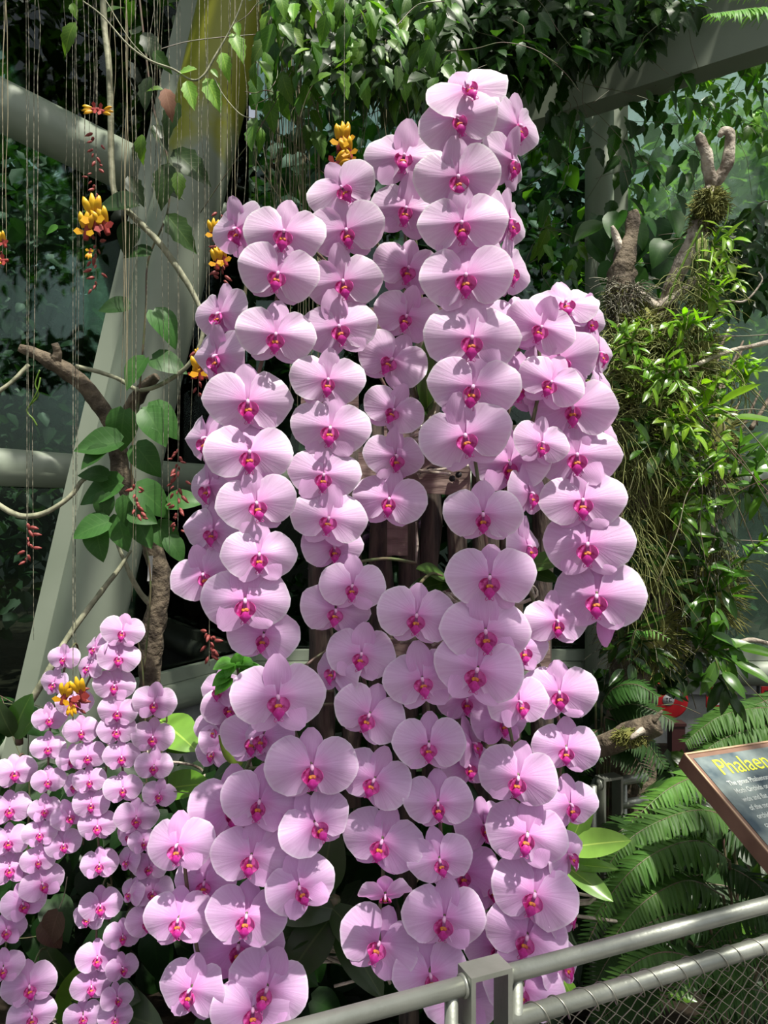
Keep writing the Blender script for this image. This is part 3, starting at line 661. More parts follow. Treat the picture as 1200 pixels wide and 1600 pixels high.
# red things along the rear right wall
Y=4.55; c=P(1043,1092,Y); ro=thing('hose_reel',(c.x,c.y+.03,c.z-.1),'round red plastic reel case with grey round sticker by the far wall','reel')
f=lambda x,z,dy=0: c+Vector((x,dy,z))
build(MB().tube([f(0,0,-.045),f(0,0,-.04),f(0,0,.06),f(0,0,.065)],[.096,.106,.106,.096],28),'drum','red',ro)
build(MB().tube([f(-.06,-.03,.0),f(.05,-.07,.0)],.035,10),'spout','red',ro)
build(MB().tube([f(-.012,.004,-.046),f(-.012,.004,-.049)],.034,24),'sticker','grey',ro)
for (x,z,w_,h_) in ((-.028,.014,.014,.004),(-.023,-.006,.004,.022),(-.006,.014,.014,.004),(-.008,-.006,.004,.022),(-.006,-.006,.014,.004)):
    build(MB().box(f(x,z,-.0505),(w_,0,0),(0,.002,0),(0,0,h_)),'mark','ink',ro)
build(MB().tube(spline([f(-.03,.085,0),f(-.01,.12,0),f(.03,.12,0),f(.04,.085,0)],5),.01,8),'handle','red',ro)
for (lab,x0,x1,y0,y1,Yb) in (('red framed white notice plate leaning on the far wall, half covered by leaves',1104,1144,1075,1106,4.6),('red plate cut off by the right edge of the photo at the far wall',1190,1236,1073,1101,4.6)):
    a=P(x0,y1,Yb); b=P(x1,y0,Yb); rn=thing('notice_plate',(a.x,a.y,a.z),lab,'sign'); w_=b.x-a.x; h_=b.z-a.z
    build(MB().box(a,(w_,0,0),(0,.012,0),(0,0,h_)),'frame','red',rn)
    build(MB().box(a+Vector((w_*.12,-.002,h_*.36)),(w_*.70,0,0),(0,.002,0),(0,0,h_*.34)),'plate','white',rn)
    build(MB().box(a+Vector((w_*.2,-.002,h_*.14)),(w_*.62,0,0),(0,.002,0),(0,0,h_*.12)),'strip','white',rn)
    build(MB().box(a+Vector((w_*.1,-.004,h_*.5)),(w_*.35,0,0),(0,.002,0),(0,0,h_*.3)),'mark','ink',rn)
    build(MB().box(Vector((a.x+w_*.4,a.y+.02,0)),(.03,0,0),(0,.03,0),(0,0,a.z+h_*.8)),'stake','maroon',rn)
a=P(1050,1200,3.2); mp=thing('short_post',(a.x,a.y,0),'dark maroon square post behind the sign corner','post')
build(MB().box((a.x,a.y,0),(.055,0,0),(0,.055,0),(0,0,P(0,1135,3.2).z)),'shaft','maroon',mp)
build(MB().box((a.x-.004,a.y-.004,P(0,1135,3.2).z),(.063,0,0),(0,.063,0),(0,0,.012)),'cap','maroon',mp)

# ================================================================ ferns
def frond(root, pts, plen, color, n=None, joined=False, bare=.06, flat=0):
    path=spline(pts,10); tot=sum((b-a).length for a,b in zip(path,path[1:]))
    fr=new('frond',None,root); fr.empty_display_size=.05
    loc=Vector(root.location)
    ob=build(MB().tube(path,[.0022*(1-.75*i/len(path)) for i in range(len(path))],5),'midrib','spike',None)
    ob.parent=fr; ob.data.transform(Matrix.Translation(-loc))
    n=n or int(tot/(.0088)); mb=MB(); src=blade('pinna',4,.12,.12)
    for i in range(n):
        t=bare+(1-bare)*i/n; k=t*(len(path)-1); j=min(int(k),len(path)-2); p0=path[j].lerp(path[j+1],k-j); tg=(path[j+1]-path[j]).normalized()
        up=Vector((0,-.45,.9)) if not flat else Vector((0,-1,.15)); sd=tg.cross(up).normalized(); nr=sd.cross(tg).normalized()
        ln=plen*(math.sin(math.pi*min(1,.16+.84*(1-t)**.9)*.5)**.9)*(.6+.4*min(1,(t-bare)*8))*R.uniform(.92,1.08)
        for s in (-1,1):
            dr=(sd*s*.93+tg*.42+nr*R.uniform(-.12,.02)-Vector((0,0,.18))).normalized()
            M=orient(p0,dr,nr+rv(.18),ln)
            if joined: mb.add([M@Vector(v)-loc for v in src.v],src.f,src.uv)
            else:
                o=new('pinna',BL['pinna'][R.randrange(4)],fr,Matrix.Translation(-loc)@M,jit(color,.12))
    if joined: o=new('pinnae',mb.mesh('pinnae','fern'),fr,None,color); o['kind']='stuff'
def fern(label, base, fronds):
    o=thing('fern',base,label,'fern')
    for (pts,plen,c,j) in fronds: frond(o,[Vector(base).lerp(P(*pts[0]),.0) if False else P(*q) for q in pts],plen,c,joined=j)
    bl=MB()
    for (pts,plen,c,j) in fronds:
        a=P(*pts[0]); bl.tube(spline([Vector(base),Vector(base).lerp(a,.6)+Vector((0,.03,.06)),a],5),.003,5)
    s=build(bl,'stalks','spike',o); s['kind']='stuff'
    return o
G1=(1.1,1.12,.9); G2=(.95,1.0,.85); G3=(.45,.5,.45); G4=(1.7,1.75,1.2)  # frond tints with the light put in, from shaded dark to sunlit bright
crown1=P(1175,1330,1.72); crown1.z=.42
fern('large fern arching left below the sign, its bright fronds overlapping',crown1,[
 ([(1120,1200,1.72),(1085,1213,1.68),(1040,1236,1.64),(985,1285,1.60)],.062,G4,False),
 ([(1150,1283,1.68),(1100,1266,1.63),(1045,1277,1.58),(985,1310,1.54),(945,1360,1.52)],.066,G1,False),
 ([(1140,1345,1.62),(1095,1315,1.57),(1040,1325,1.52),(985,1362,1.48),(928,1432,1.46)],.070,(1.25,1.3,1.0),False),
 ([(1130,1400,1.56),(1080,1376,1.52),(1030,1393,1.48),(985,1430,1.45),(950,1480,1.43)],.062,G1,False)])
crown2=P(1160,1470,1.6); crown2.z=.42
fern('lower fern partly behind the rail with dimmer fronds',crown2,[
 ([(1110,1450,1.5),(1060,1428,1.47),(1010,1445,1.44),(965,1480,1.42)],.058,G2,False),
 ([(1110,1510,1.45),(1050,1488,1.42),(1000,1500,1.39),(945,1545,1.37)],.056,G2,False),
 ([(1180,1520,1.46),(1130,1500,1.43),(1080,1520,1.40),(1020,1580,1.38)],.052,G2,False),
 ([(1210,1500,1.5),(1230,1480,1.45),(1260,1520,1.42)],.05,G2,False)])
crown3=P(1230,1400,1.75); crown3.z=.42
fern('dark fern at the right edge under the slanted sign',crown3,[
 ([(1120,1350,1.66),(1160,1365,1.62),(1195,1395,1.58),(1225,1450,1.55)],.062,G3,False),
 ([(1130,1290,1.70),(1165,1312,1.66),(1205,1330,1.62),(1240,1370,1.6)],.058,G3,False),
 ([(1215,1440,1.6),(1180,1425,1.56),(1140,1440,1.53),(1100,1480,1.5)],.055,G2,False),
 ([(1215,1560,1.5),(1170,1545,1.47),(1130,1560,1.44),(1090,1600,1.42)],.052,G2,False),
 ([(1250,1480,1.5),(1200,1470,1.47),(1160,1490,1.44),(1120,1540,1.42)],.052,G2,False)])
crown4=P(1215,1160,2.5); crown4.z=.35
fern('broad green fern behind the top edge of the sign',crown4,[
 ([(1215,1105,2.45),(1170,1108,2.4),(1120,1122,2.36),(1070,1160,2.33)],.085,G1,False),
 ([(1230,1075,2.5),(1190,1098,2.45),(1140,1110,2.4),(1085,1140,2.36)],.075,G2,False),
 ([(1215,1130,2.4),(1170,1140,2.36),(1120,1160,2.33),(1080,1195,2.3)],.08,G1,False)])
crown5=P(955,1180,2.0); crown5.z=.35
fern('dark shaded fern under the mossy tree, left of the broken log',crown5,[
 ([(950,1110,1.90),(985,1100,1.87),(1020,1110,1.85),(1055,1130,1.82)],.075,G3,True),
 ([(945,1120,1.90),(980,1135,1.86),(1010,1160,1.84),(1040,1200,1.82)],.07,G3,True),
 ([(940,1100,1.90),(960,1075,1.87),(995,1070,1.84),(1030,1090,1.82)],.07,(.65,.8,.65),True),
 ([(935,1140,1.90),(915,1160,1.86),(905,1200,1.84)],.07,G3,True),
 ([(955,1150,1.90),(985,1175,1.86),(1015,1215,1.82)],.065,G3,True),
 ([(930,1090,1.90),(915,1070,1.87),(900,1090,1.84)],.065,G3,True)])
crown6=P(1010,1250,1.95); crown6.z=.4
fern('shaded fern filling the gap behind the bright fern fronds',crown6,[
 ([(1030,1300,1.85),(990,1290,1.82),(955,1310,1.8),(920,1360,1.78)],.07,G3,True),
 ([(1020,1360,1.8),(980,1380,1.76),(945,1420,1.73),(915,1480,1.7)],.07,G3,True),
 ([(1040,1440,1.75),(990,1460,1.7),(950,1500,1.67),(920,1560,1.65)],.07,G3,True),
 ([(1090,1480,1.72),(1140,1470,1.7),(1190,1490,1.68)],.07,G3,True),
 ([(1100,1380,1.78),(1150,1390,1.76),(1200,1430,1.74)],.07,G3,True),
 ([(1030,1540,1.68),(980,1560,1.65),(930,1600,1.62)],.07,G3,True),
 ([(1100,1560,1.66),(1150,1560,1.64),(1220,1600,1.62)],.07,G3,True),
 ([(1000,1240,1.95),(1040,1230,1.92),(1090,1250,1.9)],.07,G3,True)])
crown7=P(1330,10,1.95)
fern('pale sunlit fern hanging in at the top right corner',crown7,[
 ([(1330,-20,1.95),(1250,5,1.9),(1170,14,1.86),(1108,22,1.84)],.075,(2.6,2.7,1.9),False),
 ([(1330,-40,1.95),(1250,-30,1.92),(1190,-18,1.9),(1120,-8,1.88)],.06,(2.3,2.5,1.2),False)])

# ================================================================ dead branches on the left and their climber
def branch(name, pts, rads, mt_, parent=None, sides=10, rough=.3, seed=0, n=6):
    path=spline([P(*q) if len(q)==3 else q for q in pts],n); k=len(path); m=len(rads)
    rr=[]
    for i in range(k):
        t=i/(k-1)*(m-1); j=min(int(t),m-2); rr.append(rads[j]+(rads[j+1]-rads[j])*(t-j))
    return build(MB().tube(path,rr,sides,rough=rough,seed=seed),name,mt_,parent)
by=2.25
tl=thing('dead_tree',P(235,1090,by).xy.to_3d(),'bare forked tree trunk on the left, climber leaves on its stem','tree')
branch('trunk',[(205,1600,by),(232,1250,by),(235,1080,by),(238,1000,by),(250,920,by),(240,860,by),(215,800,by),(190,740,by),(185,700,by)],[.042,.036,.030,.032,.030,.028,.026,.026,.027],'bark',tl,14,.35,1,7)
branch('branch',[(186,710,by),(178,670,by-.02),(150,625,by-.04),(115,588,by-.06),(75,562,by-.08),(30,543,by-.1)],[.027,.026,.024,.022,.020,.010],'bark',tl,12,.4,2)
branch('stub',[(188,690,by),(205,640,by-.03),(222,610,by-.06),(245,588,by-.08)],[.022,.020,.02,.012],'bark',tl,10,.45,3)
branch('broken_snag',[(88,568,by-.08),(90,552,by-.09),(86,536,by-.1)],[.014,.012,.009],'bark',tl,8,.5,4,3)
branch('twig',[(245,950,by),(222,930,by-.03),(200,890,by-.06),(180,840,by-.05)],[.012,.008,.007,.004],'liana',tl,7,.2,5)
build(MB().box(P(230,908,by-.06),(.012,0,.0),(0,.002,0),(.004,0,.072)),'plant_tag','tag',tl)
ll=thing('liana',P(160,-30,2.1),'pale rope-like vine looping from the top down to the forked tree','vine')
branch('stem',[(158,-60,2.1),(163,40,2.1),(170,100,2.08),(173,180,2.08),(174,255,2.08),(180,305,2.07),(205,335,2.06),(245,375,2.05),(285,430,2.05),(312,480,2.05),(318,510,2.05),(310,545,2.05),(290,575,2.06),(262,595,2.08),(235,607,2.1),(212,608,2.12),(185,592,2.13),(150,580,2.14),(118,572,2.14)],[.0085]*9+[.006]*10,'liana',ll,9,.18,6,5)
branch('loop',[(45,570,2.1),(20,595,2.08),(-20,625,2.06)],[.006,.006,.006],'liana',ll,7)
branch('loop',[(165,735,2.1),(130,750,2.06),(105,780,2.04),(60,805,2.03),(20,802,2.03),(-20,775,2.03)],[.0055,.006,.007,.007,.007,.007],'liana',ll,7)
branch('loop',[(205,860,2.15),(185,890,2.12),(165,915,2.1),(110,990,2.05),(75,1050,2.0),(40,1110,2.0)],[.004,.006,.007,.008,.009,.009],'liana',ll,7)
branch('tendril',[(62,578,2.0),(55,600,2.0),(60,618,2.0),(42,640,2.0),(52,655,2.0),(58,665,2.0)],[.002]*6,'small',ll,5)
branch('tendril',[(63,590,2.0),(58,612,1.99),(45,636,2.0)],[.002]*3,'small',ll,5)
# climber with broad leaves (tip direction in degrees clockwise from right, length in px)
cb=thing('climber',P(215,1090,2.15),'glossy green climber with broad drooping leaves on the forked tree','vine')
stem=[(225,1050,2.16),(235,900,2.16),(212,800,2.15),(205,720,2.13),(215,640,2.12),(222,560,2.1),(228,480,2.1),(232,405,2.1),(262,330,2.1),(262,250,2.1),(240,170,2.1),(225,60,2.1),(215,-30,2.1)]
branch('stem',stem,[.003]*13,'spike',cb,6,.1)
CL=[(240,485,45,55,'h',1.3),(202,478,175,40,'h',.5),(228,560,120,48,'h',1.2),(238,560,15,50,'h',.9),(228,640,55,55,'h',1.3),(195,640,100,58,'h',1.25),(230,635,35,58,'h',1.3),
 (190,690,170,60,'h',.9),(168,700,140,42,'h',.8),(212,695,50,52,'h',1.2),(190,755,165,66,'h',1.1),(168,745,200,40,'h',.8),(212,760,35,58,'h',1.15),(198,775,80,45,'h',1.0),(165,770,95,38,'h',.8),(262,785,-10,48,'h',1.2),
 (170,815,160,50,'h',1.2),(150,820,80,50,'h',1.2),(185,805,75,50,'h',1.3),(215,815,60,40,'h',1.1),(245,818,50,48,'h',1.1),(262,840,50,38,'h',.9),(205,800,20,40,'h',.9),
 (260,335,50,62,'v',.8),(265,255,100,62,'v',.55),(270,235,40,70,'v',.5),(200,275,60,45,'v',.3),(280,160,115,55,'v',.45),(225,215,120,35,'v',.3),(240,195,60,45,'v',.35),
 (216,320,175,55,'h',.35),(235,395,190,40,'h',.5),(240,290,15,45,'v',.4),(235,120,100,48,'v',.3),(225,50,60,50,'v',.35),(205,350,100,40,'h',.4)]
def leafpx(root,x,y,ang,Lpx,Y,kind,c,tone=(1,1,1),mtl=None,face=None):
    a=math.radians(ang); d=Vector((math.cos(a),R.uniform(-.35,-.05),-math.sin(a))); s=Lpx*Y/F*1.08
    nr=Vector((R.uniform(-.3,.3),-.85,.5+R.uniform(-.2,.3))) if face is None else Vector(face)
    return add_leaf(root,kind,P(x,y,Y+R.uniform(-.03,.03)),d,nr,s,tuple(c*t for t in tone),mtl=mtl)
for (x,y,a,l,k,c) in CL: leafpx(cb,x,y,a,l*1.15,2.05,'heart' if k=='h' else 'vine',c)
# yellow-green sprig in the sun
sp=thing('vine_sprig',P(300,-30,1.95),'sunlit yellow-green sprig hanging in front of the leaning column','vine')
branch('stem',[(385,-20,1.95),(372,20,1.95),(355,55,1.95),(335,90,1.95),(318,118,1.95),(300,125,1.95),(270,108,1.95),(235,95,1.95),(200,70,1.95),(160,25,1.95),(130,2,1.95)],[.002,.002,.002,.003,.003,.0025,.003,.003,.0025,.002,.002],'liana',sp,6,.1)
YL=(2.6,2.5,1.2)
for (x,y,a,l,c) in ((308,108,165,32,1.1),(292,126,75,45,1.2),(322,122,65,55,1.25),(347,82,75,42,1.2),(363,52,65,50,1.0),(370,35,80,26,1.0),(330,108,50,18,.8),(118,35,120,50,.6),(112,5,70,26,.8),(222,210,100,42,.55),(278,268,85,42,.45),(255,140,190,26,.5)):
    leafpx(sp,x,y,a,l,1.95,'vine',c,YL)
leafpx(sp,258,138,75,48,1.95,'vine',1,(1,.8,.75),'dry')
leafpx(sp,240,80,50,40,1.97,'vine',.6,(1,1.2,.8)); leafpx(sp,152,335,200,22,1.97,'heart',1,(1.2,1.3,.7)); leafpx(sp,90,355,160,22,1.97,'heart',1,(1.2,1.3,.7))
branch('side_stem',[(240,100,1.96),(205,65,1.96),(165,0,1.96)],[.0015,.0015,.001],'liana',sp,5)
branch('side_stem',[(335,122,1.96),(350,150,1.96),(375,178,1.96),(395,185,1.96)],[.0015,.0015,.0015,.001],'liana',sp,5)

# hanging aerial roots, each from the overhead vine
hr=thing('hanging_vine',P(200,-60,2.0),'curtain vine overhead whose thin straight roots hang over the left glass','vine')
branch('stem',[(-40,-30,2.0),(100,-45,2.0),(250,-35,2.0),(420,-40,2.05),(560,-30,2.1)],[.006,.007,.006,.007,.006],'liana',hr,7)
ROOTS=[(4,330,3,'r'),(10,430,2,'r'),(22,0,1,'d'),(58,450,3,'d'),(52,1000,2,'d'),(45,860,1,'d'),(104,270,1,'d'),(130,525,2,'d'),(140,300,1,'d'),(147,190,1,'d'),(153,200,1,'d'),(197,640,3,'r'),(195,560,2,'r'),(200,610,2,'r'),(192,630,2,'r'),
 (236,300,2,'d'),(242,330,2,'d'),(250,310,2,'d'),(247,345,1,'r'),(118,1090,2,'d'),(121,800,1,'d'),(300,700,1,'d'),(254,850,1,'d'),(263,870,2,'d'),(318,420,2,'d'),(322,610,1,'d'),(355,340,2,'d'),(362,330,1,'d'),(368,330,2,'r'),(372,300,1,'d'),(384,330,2,'d'),(228,560,1,'d'),(175,330,1,'r'),(178,210,1,'r'),(280,720,1,'d'),(212,900,1,'d'),(208,940,1,'r')]
for k,(x,y2,wd,kk) in enumerate(ROOTS):
    Y=1.95+.02*(k%5); pts=[(x+R.uniform(-1,1)-R.uniform(-5,5)*((y2-j)/max(300,y2)),j,Y) for j in lerps(-45,y2,7)]
    pts[-1]=(x+R.uniform(-4,2),y2,Y)
    branch('aerial_root',pts,[.00062*wd**.6]*6+[.0004],'root' if kk=='r' else 'rootdark',hr,5,.3,k)
hr2=thing('hanging_vine',P(470,-40,2.5),'tangle of thin tan roots hanging in the dark above the left sprays','vine')
branch('stem',[(380,-30,2.5),(450,-40,2.5),(560,-20,2.5),(680,-20,2.5)],[.007]*4,'liana',hr2,7)
for k in range(46):
    x=R.choice((R.uniform(395,492),R.uniform(395,492),R.uniform(420,480),R.uniform(510,660))); y2=R.uniform(250,400) if x<500 else R.uniform(170,260); Y=2.5+R.uniform(-.12,.12)
    pts=[(x+R.uniform(-7,7)*(j>60),j,Y) for j in lerps(-35,y2,6)]
    branch('aerial_root',pts,[.0014]*5+[.0008],'root' if k%3 else 'rootdark',hr2,5,.2,k,5)
for (x0,y0,x1,y1) in ((430,250,455,330),(450,320,400,250),(470,200,495,215),(395,165,470,75)):
    branch('aerial_root',[(x0,y0,2.4),((x0+x1)/2+8,(y0+y1)/2+18,2.4),(x1,y1,2.4)],[.0015]*3,'root',hr2,5)
for k in range(13):
    x=R.uniform(452,502); branch('aerial_root',[(x-8,-30,2.5),(x,340,2.48),(x+R.uniform(-5,5),480,2.46),(x+R.uniform(-8,8),R.uniform(560,700),2.46)],[.0016,.0018,.0016,.001],'root',hr2,5,.2,k)

# clock vine racemes
def raceme(label, x, y0, y1, Y, blooms, nb=22, spread=16):
    o=thing('flower_raceme',P(x,y0,Y),label,'flower')
    branch('stalk',[(x+R.uniform(-3,3),-40,2.0),(x,y0*.5,(Y+2)/2),(x,y0,Y),(x,y1,Y)],[.0005,.0006,.0009,.0007],'rootdark',o,5,.1)
    bd=MB().tube([(0,0,0),(0,0,.004),(0,0,.012),(0,0,.02)],[.0015,.0042,.0040,.0008],6).mesh('bud','bud')
    for i in range(nb):
        t=(i+.5)/nb; sgn=1 if i%2 else -1; ph=R.uniform(0,6.3)
        d=Vector((math.cos(ph)*.8+sgn*.3,math.sin(ph)*.6,R.uniform(-1.2,.1))).normalized(); c=P(x+d.x*spread*R.uniform(.2,.9),y0+(y1-y0)*t,Y)
        M=orient(c,d.orthogonal(),d,R.uniform(.6,1.15)); new('bud',bd,o,Matrix.Translation(-Vector(o.location))@M)
    for (bx,by_,s,ang,red) in blooms:
        c=P(bx,by_,Y-.02); f=new('bloom',None,o,Matrix.Translation(c-Vector(o.location))); f.empty_display_size=.02
        u=s*Y/F; a=math.radians(ang); q=Matrix.Rotation(-a,4,'Y')
        def pt(x_,z_,y_=0): return q@Vector((x_*u,y_*u,z_*u))
        m1=MB().tube(spline([pt(0,-.45),pt(.0,-.2),pt(.04,.1),pt(.0,.25)],4),[u*k for k in lerps(.12,.20,13)],8); oo=build(m1,'tube','thr',None); oo.parent=f
        m2=MB(); 
        for s_ in (-1,0,1):
            vs=[];fs=[]
            for i in range(7):
                t=i/6; wq=.15*math.sin(math.pi*(.18+.74*t))
                for jx in (-1,0,1): vs.append(pt(s_*(.14+.16*t)+jx*wq,   .05+.80*t-(.14*t*t if s_ else 0), -.12-.22*math.sin(t*2.2)+.10*abs(jx)-.05*abs(s_)))
            for i in range(6):
                for jx in range(2): k=i*3+jx; fs.append((k,k+1,k+4,k+3))
            m2.add(vs,fs)
        oo=build(m2,'hood','thy',None); oo.parent=f
        m3=MB()
        for s_ in (-1,1):
            vs=[pt(s_*.05,-.1,-.2),pt(s_*.35,-.02,-.3),pt(s_*.48,-.2,-.34),pt(s_*.30,-.34,-.3),pt(s_*.08,-.26,-.22)]
            m3.add(vs,[(0,1,2,3,4)])
        oo=build(m3,'lower_lip','thr' if red else 'thy',None); oo.parent=f
    return o
raceme('yellow and red clock vine raceme in front of the diagonal tube',150,205,455,1.95,[(136,360,34,-8,0),(149,340,40,4,0),(164,352,34,20,1),(146,172,20,100,1),(162,174,20,-100,1),(141,395,14,170,0)],40)
raceme('clock vine raceme low at left over the small orchids',114,1065,1110,1.60,[(101,1088,30,-20,0),(128,1082,32,15,1),(112,1100,22,190,1)],20)
raceme('yellow clock vine blooms high up beside the topmost sprays',538,195,262,1.95,[(532,222,32,-10,0),(541,216,28,15,0),(545,238,28,20,0),(526,256,28,-60,1),(546,252,22,40,0)],10)
raceme('dim yellow clock vine raceme behind the upper left spray',345,330,440,1.75,[(335,365,26,0,0),(350,370,26,10,0),(340,410,26,0,0),(350,405,26,20,0)],30)
raceme('single yellow clock vine bloom at the left side of the sprays',310,545,620,1.6,[(313,580,32,5,0),(304,585,18,-30,1),(310,556,14,0,1)],8)
raceme('reddish bud raceme in front of the climber leaves at centre left',278,700,830,1.9,[],34,18)
raceme('thin reddish bud raceme left of the leaves on the trunk',212,755,810,1.9,[],14,14)
raceme('pale bud raceme hanging at far left under the loop of vine',42,815,880,1.9,[],12,12)
raceme('orange blooms at the very left edge',4,370,420,1.9,[(6,378,20,20,1),(4,408,20,100,1)],10)
raceme('dark dry bud raceme below the big left flowers',327,985,1030,1.8,[],16,12)

# ================================================================ foliage overhead
def inpoly(x,y,pl):
    ins=False; j=len(pl)-1
    for i in range(len(pl)):
        if (pl[i][1]>y)!=(pl[j][1]>y) and x<(pl[j][0]-pl[i][0])*(y-pl[i][1])/(pl[j][1]-pl[i][1])+pl[i][0]: ins=not ins
        j=i
    return ins
def pick(pl):
    xs=[p[0] for p in pl]; ys=[p[1] for p in pl]
    while 1:
        x,y=R.uniform(min(xs),max(xs)),R.uniform(min(ys),max(ys))
        if inpoly(x,y,pl): return x,y
def canopy(label, poly, n, Y0,Y1, size, tones, down=.7, kind='vine', stems=10, name='creeper', cat='vine', inner=0, innerc=(.35,.4,.35), tie=None):
    xs=[p[0] for p in poly]; ys=[p[1] for p in poly]; o=thing(name,P(sum(xs)/len(xs),sum(ys)/len(ys),(Y0+Y1)/2),label,cat)
    for k in range(n):
        x,y=pick(poly); Y=R.uniform(Y0,Y1); s=R.uniform(*size)*Y/F
        d=Vector((R.uniform(-1,1)*.8,R.uniform(-1,.3)*.6,-down+R.uniform(-.5,.5))); nr=Vector((R.uniform(-.5,.5),-.6+R.uniform(-.3,.3),.75))
        add_leaf(o,kind,P(x,y,Y),d,nr,s,jit(R.choice(tones),.25))
    for k in range(stems):
        x,y=pick(poly); Y=R.uniform(Y0,Y1); a=P(x,y,Y); pts=[a]; dv=Vector((R.uniform(-.07,.07),R.uniform(-.02,.02),R.uniform(-.05,.03)))
        for j in range(4): dv=(dv+Vector((R.uniform(-.03,.03),R.uniform(-.015,.015),R.uniform(-.035,.01)))); a=a+dv; pts.append(a)
        build(MB().tube(spline(pts,4),.0013,5),'stem','spike',o)
    if tie: build(MB().tube(spline([o.location,Vector(o.location).lerp(P(*tie),.5)+Vector((0,0,-.06)),P(*tie)],6),.003,5),'stem','spike',o)
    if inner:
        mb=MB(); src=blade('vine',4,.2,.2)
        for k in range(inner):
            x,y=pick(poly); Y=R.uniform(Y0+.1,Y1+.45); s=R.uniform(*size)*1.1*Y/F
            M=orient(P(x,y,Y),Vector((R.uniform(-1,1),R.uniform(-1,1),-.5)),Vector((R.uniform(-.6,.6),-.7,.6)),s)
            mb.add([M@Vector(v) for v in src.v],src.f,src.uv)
        q=build(mb,'inner_leaves','vine',o); q.color=(*innerc,1); q['kind']='stuff'  # inner leaves tinted darker to stand for shade behind the outer layer
    return o
T1=[(1.0,1.15,.7),(1.5,1.6,.7),(.7,.9,.6),(2.1,2.1,.8),(1.3,1.4,.8)]; T2=[(.55,.75,.6),(.75,.95,.75),(.45,.6,.5),(.9,1.1,.8)]  # T1 has sunlight on the leaves put into its tints
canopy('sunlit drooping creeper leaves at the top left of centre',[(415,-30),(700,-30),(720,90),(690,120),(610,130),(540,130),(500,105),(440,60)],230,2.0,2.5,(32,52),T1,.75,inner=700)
canopy('loose hanging leaf clusters above the upper left spray',[(395,20),(470,20),(500,120),(495,215),(470,200),(460,130),(430,150),(420,215),(395,200)],46,2.1,2.5,(36,55),[(.9,1.1,.6),(1.3,1.4,.6),(.5,.7,.4),(1.6,1.6,.8)],1.4)
canopy('leaves hanging behind the topmost orchids',[(540,110),(700,100),(720,140),(690,160),(560,150)],34,2.4,2.7,(34,52),[(.8,1,.7),(.5,.7,.5),(1.2,1.3,.7)],1.2,inner=120)
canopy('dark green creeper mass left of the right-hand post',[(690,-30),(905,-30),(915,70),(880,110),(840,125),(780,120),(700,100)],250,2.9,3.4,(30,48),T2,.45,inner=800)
canopy('dark green creeper draped over the beam at top right',[(880,-30),(1010,-30),(1100,10),(1040,30),(1010,75),(960,95),(900,105)],120,3.0,3.3,(30,46),T2,.4,inner=300)
canopy('thin dim creeper leaves hanging beside the right-hand post',[(830,120),(930,120),(935,230),(870,260),(850,220)],26,3.2,3.6,(30,44),[(.35,.5,.35),(.6,.8,.5)],1.0,tie=(934,190,4.98))
canopy('yellowing leaves low behind the right sprays',[(820,290),(925,300),(925,430),(840,440)],30,3.4,3.9,(28,42),[(1.5,1.5,.5),(.5,.7,.4),(.4,.55,.4)],.9,tie=(934,400,4.98))
canopy('dark creeper over the rear rail at the right',[(1030,370),(1210,310),(1210,470),(1120,480),(1040,440)],80,3.8,4.3,(26,44),[(.45,.7,.5),(.6,.85,.6),(.35,.5,.4)],.7,inner=260)
canopy('broad dim climber leaves behind the mossy snag',[(920,330),(1060,330),(1060,500),(930,500)],40,2.9,3.3,(38,62),[(.45,.6,.4),(.8,.9,.5),(.3,.45,.3)],.8,kind='heart')
canopy('large backlit creeper leaves inside the right glass',[(945,90),(1080,100),(1090,300),(960,320)],64,3.7,4.4,(24,48),[(.55,.8,.45),(.8,1.1,.5),(.4,.6,.4)],.9,stems=14)
canopy('bright backlit creeper leaves at the upper right edge',[(1010,110),(1210,40),(1210,240),(1110,215),(1060,160)],150,4.2,4.9,(20,36),[(2.6,2.9,.8),(1.6,2.0,.6),(.9,1.2,.5)],.6,stems=14)  # light coming through the leaves is put into the bright tints
canopy('small-leaved plant in shade at the far left glass',[(-20,1085),(45,1080),(50,1130),(-20,1150)],8,2.3,2.5,(40,60),[(.3,.45,.3)],.2,kind='heart')

DU=[(.22,.3,.2),(.35,.45,.28),(.16,.22,.16)]  # leaf tints darkened to stand for deep shade
canopy('undergrowth darkened as shade behind the small left orchids',[(-30,1170),(200,1190),(330,1190),(350,1630),(-30,1630)],110,1.95,2.35,(50,90),DU,.5,kind='heart',inner=500,innerc=(.15,.2,.15),name='undergrowth',cat='plant')
canopy('undergrowth darkened as shade behind the lower large orchids',[(380,1060),(860,1060),(880,1630),(340,1630)],120,1.62,1.95,(60,100),DU,.5,kind='heart',inner=500,innerc=(.15,.2,.15),name='undergrowth',cat='plant')
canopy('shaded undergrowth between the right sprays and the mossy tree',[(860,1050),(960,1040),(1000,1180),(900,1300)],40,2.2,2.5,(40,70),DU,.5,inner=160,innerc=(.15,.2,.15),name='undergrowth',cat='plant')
canopy('deep shaded undergrowth behind the large fern and under the sign',[(890,1190),(1060,1170),(1230,1300),(1230,1630),(890,1630)],60,1.95,2.3,(40,70),[(.25,.35,.22),(.4,.5,.3)],.4,kind='lance',inner=700,innerc=(.22,.3,.2),name='undergrowth',cat='plant')
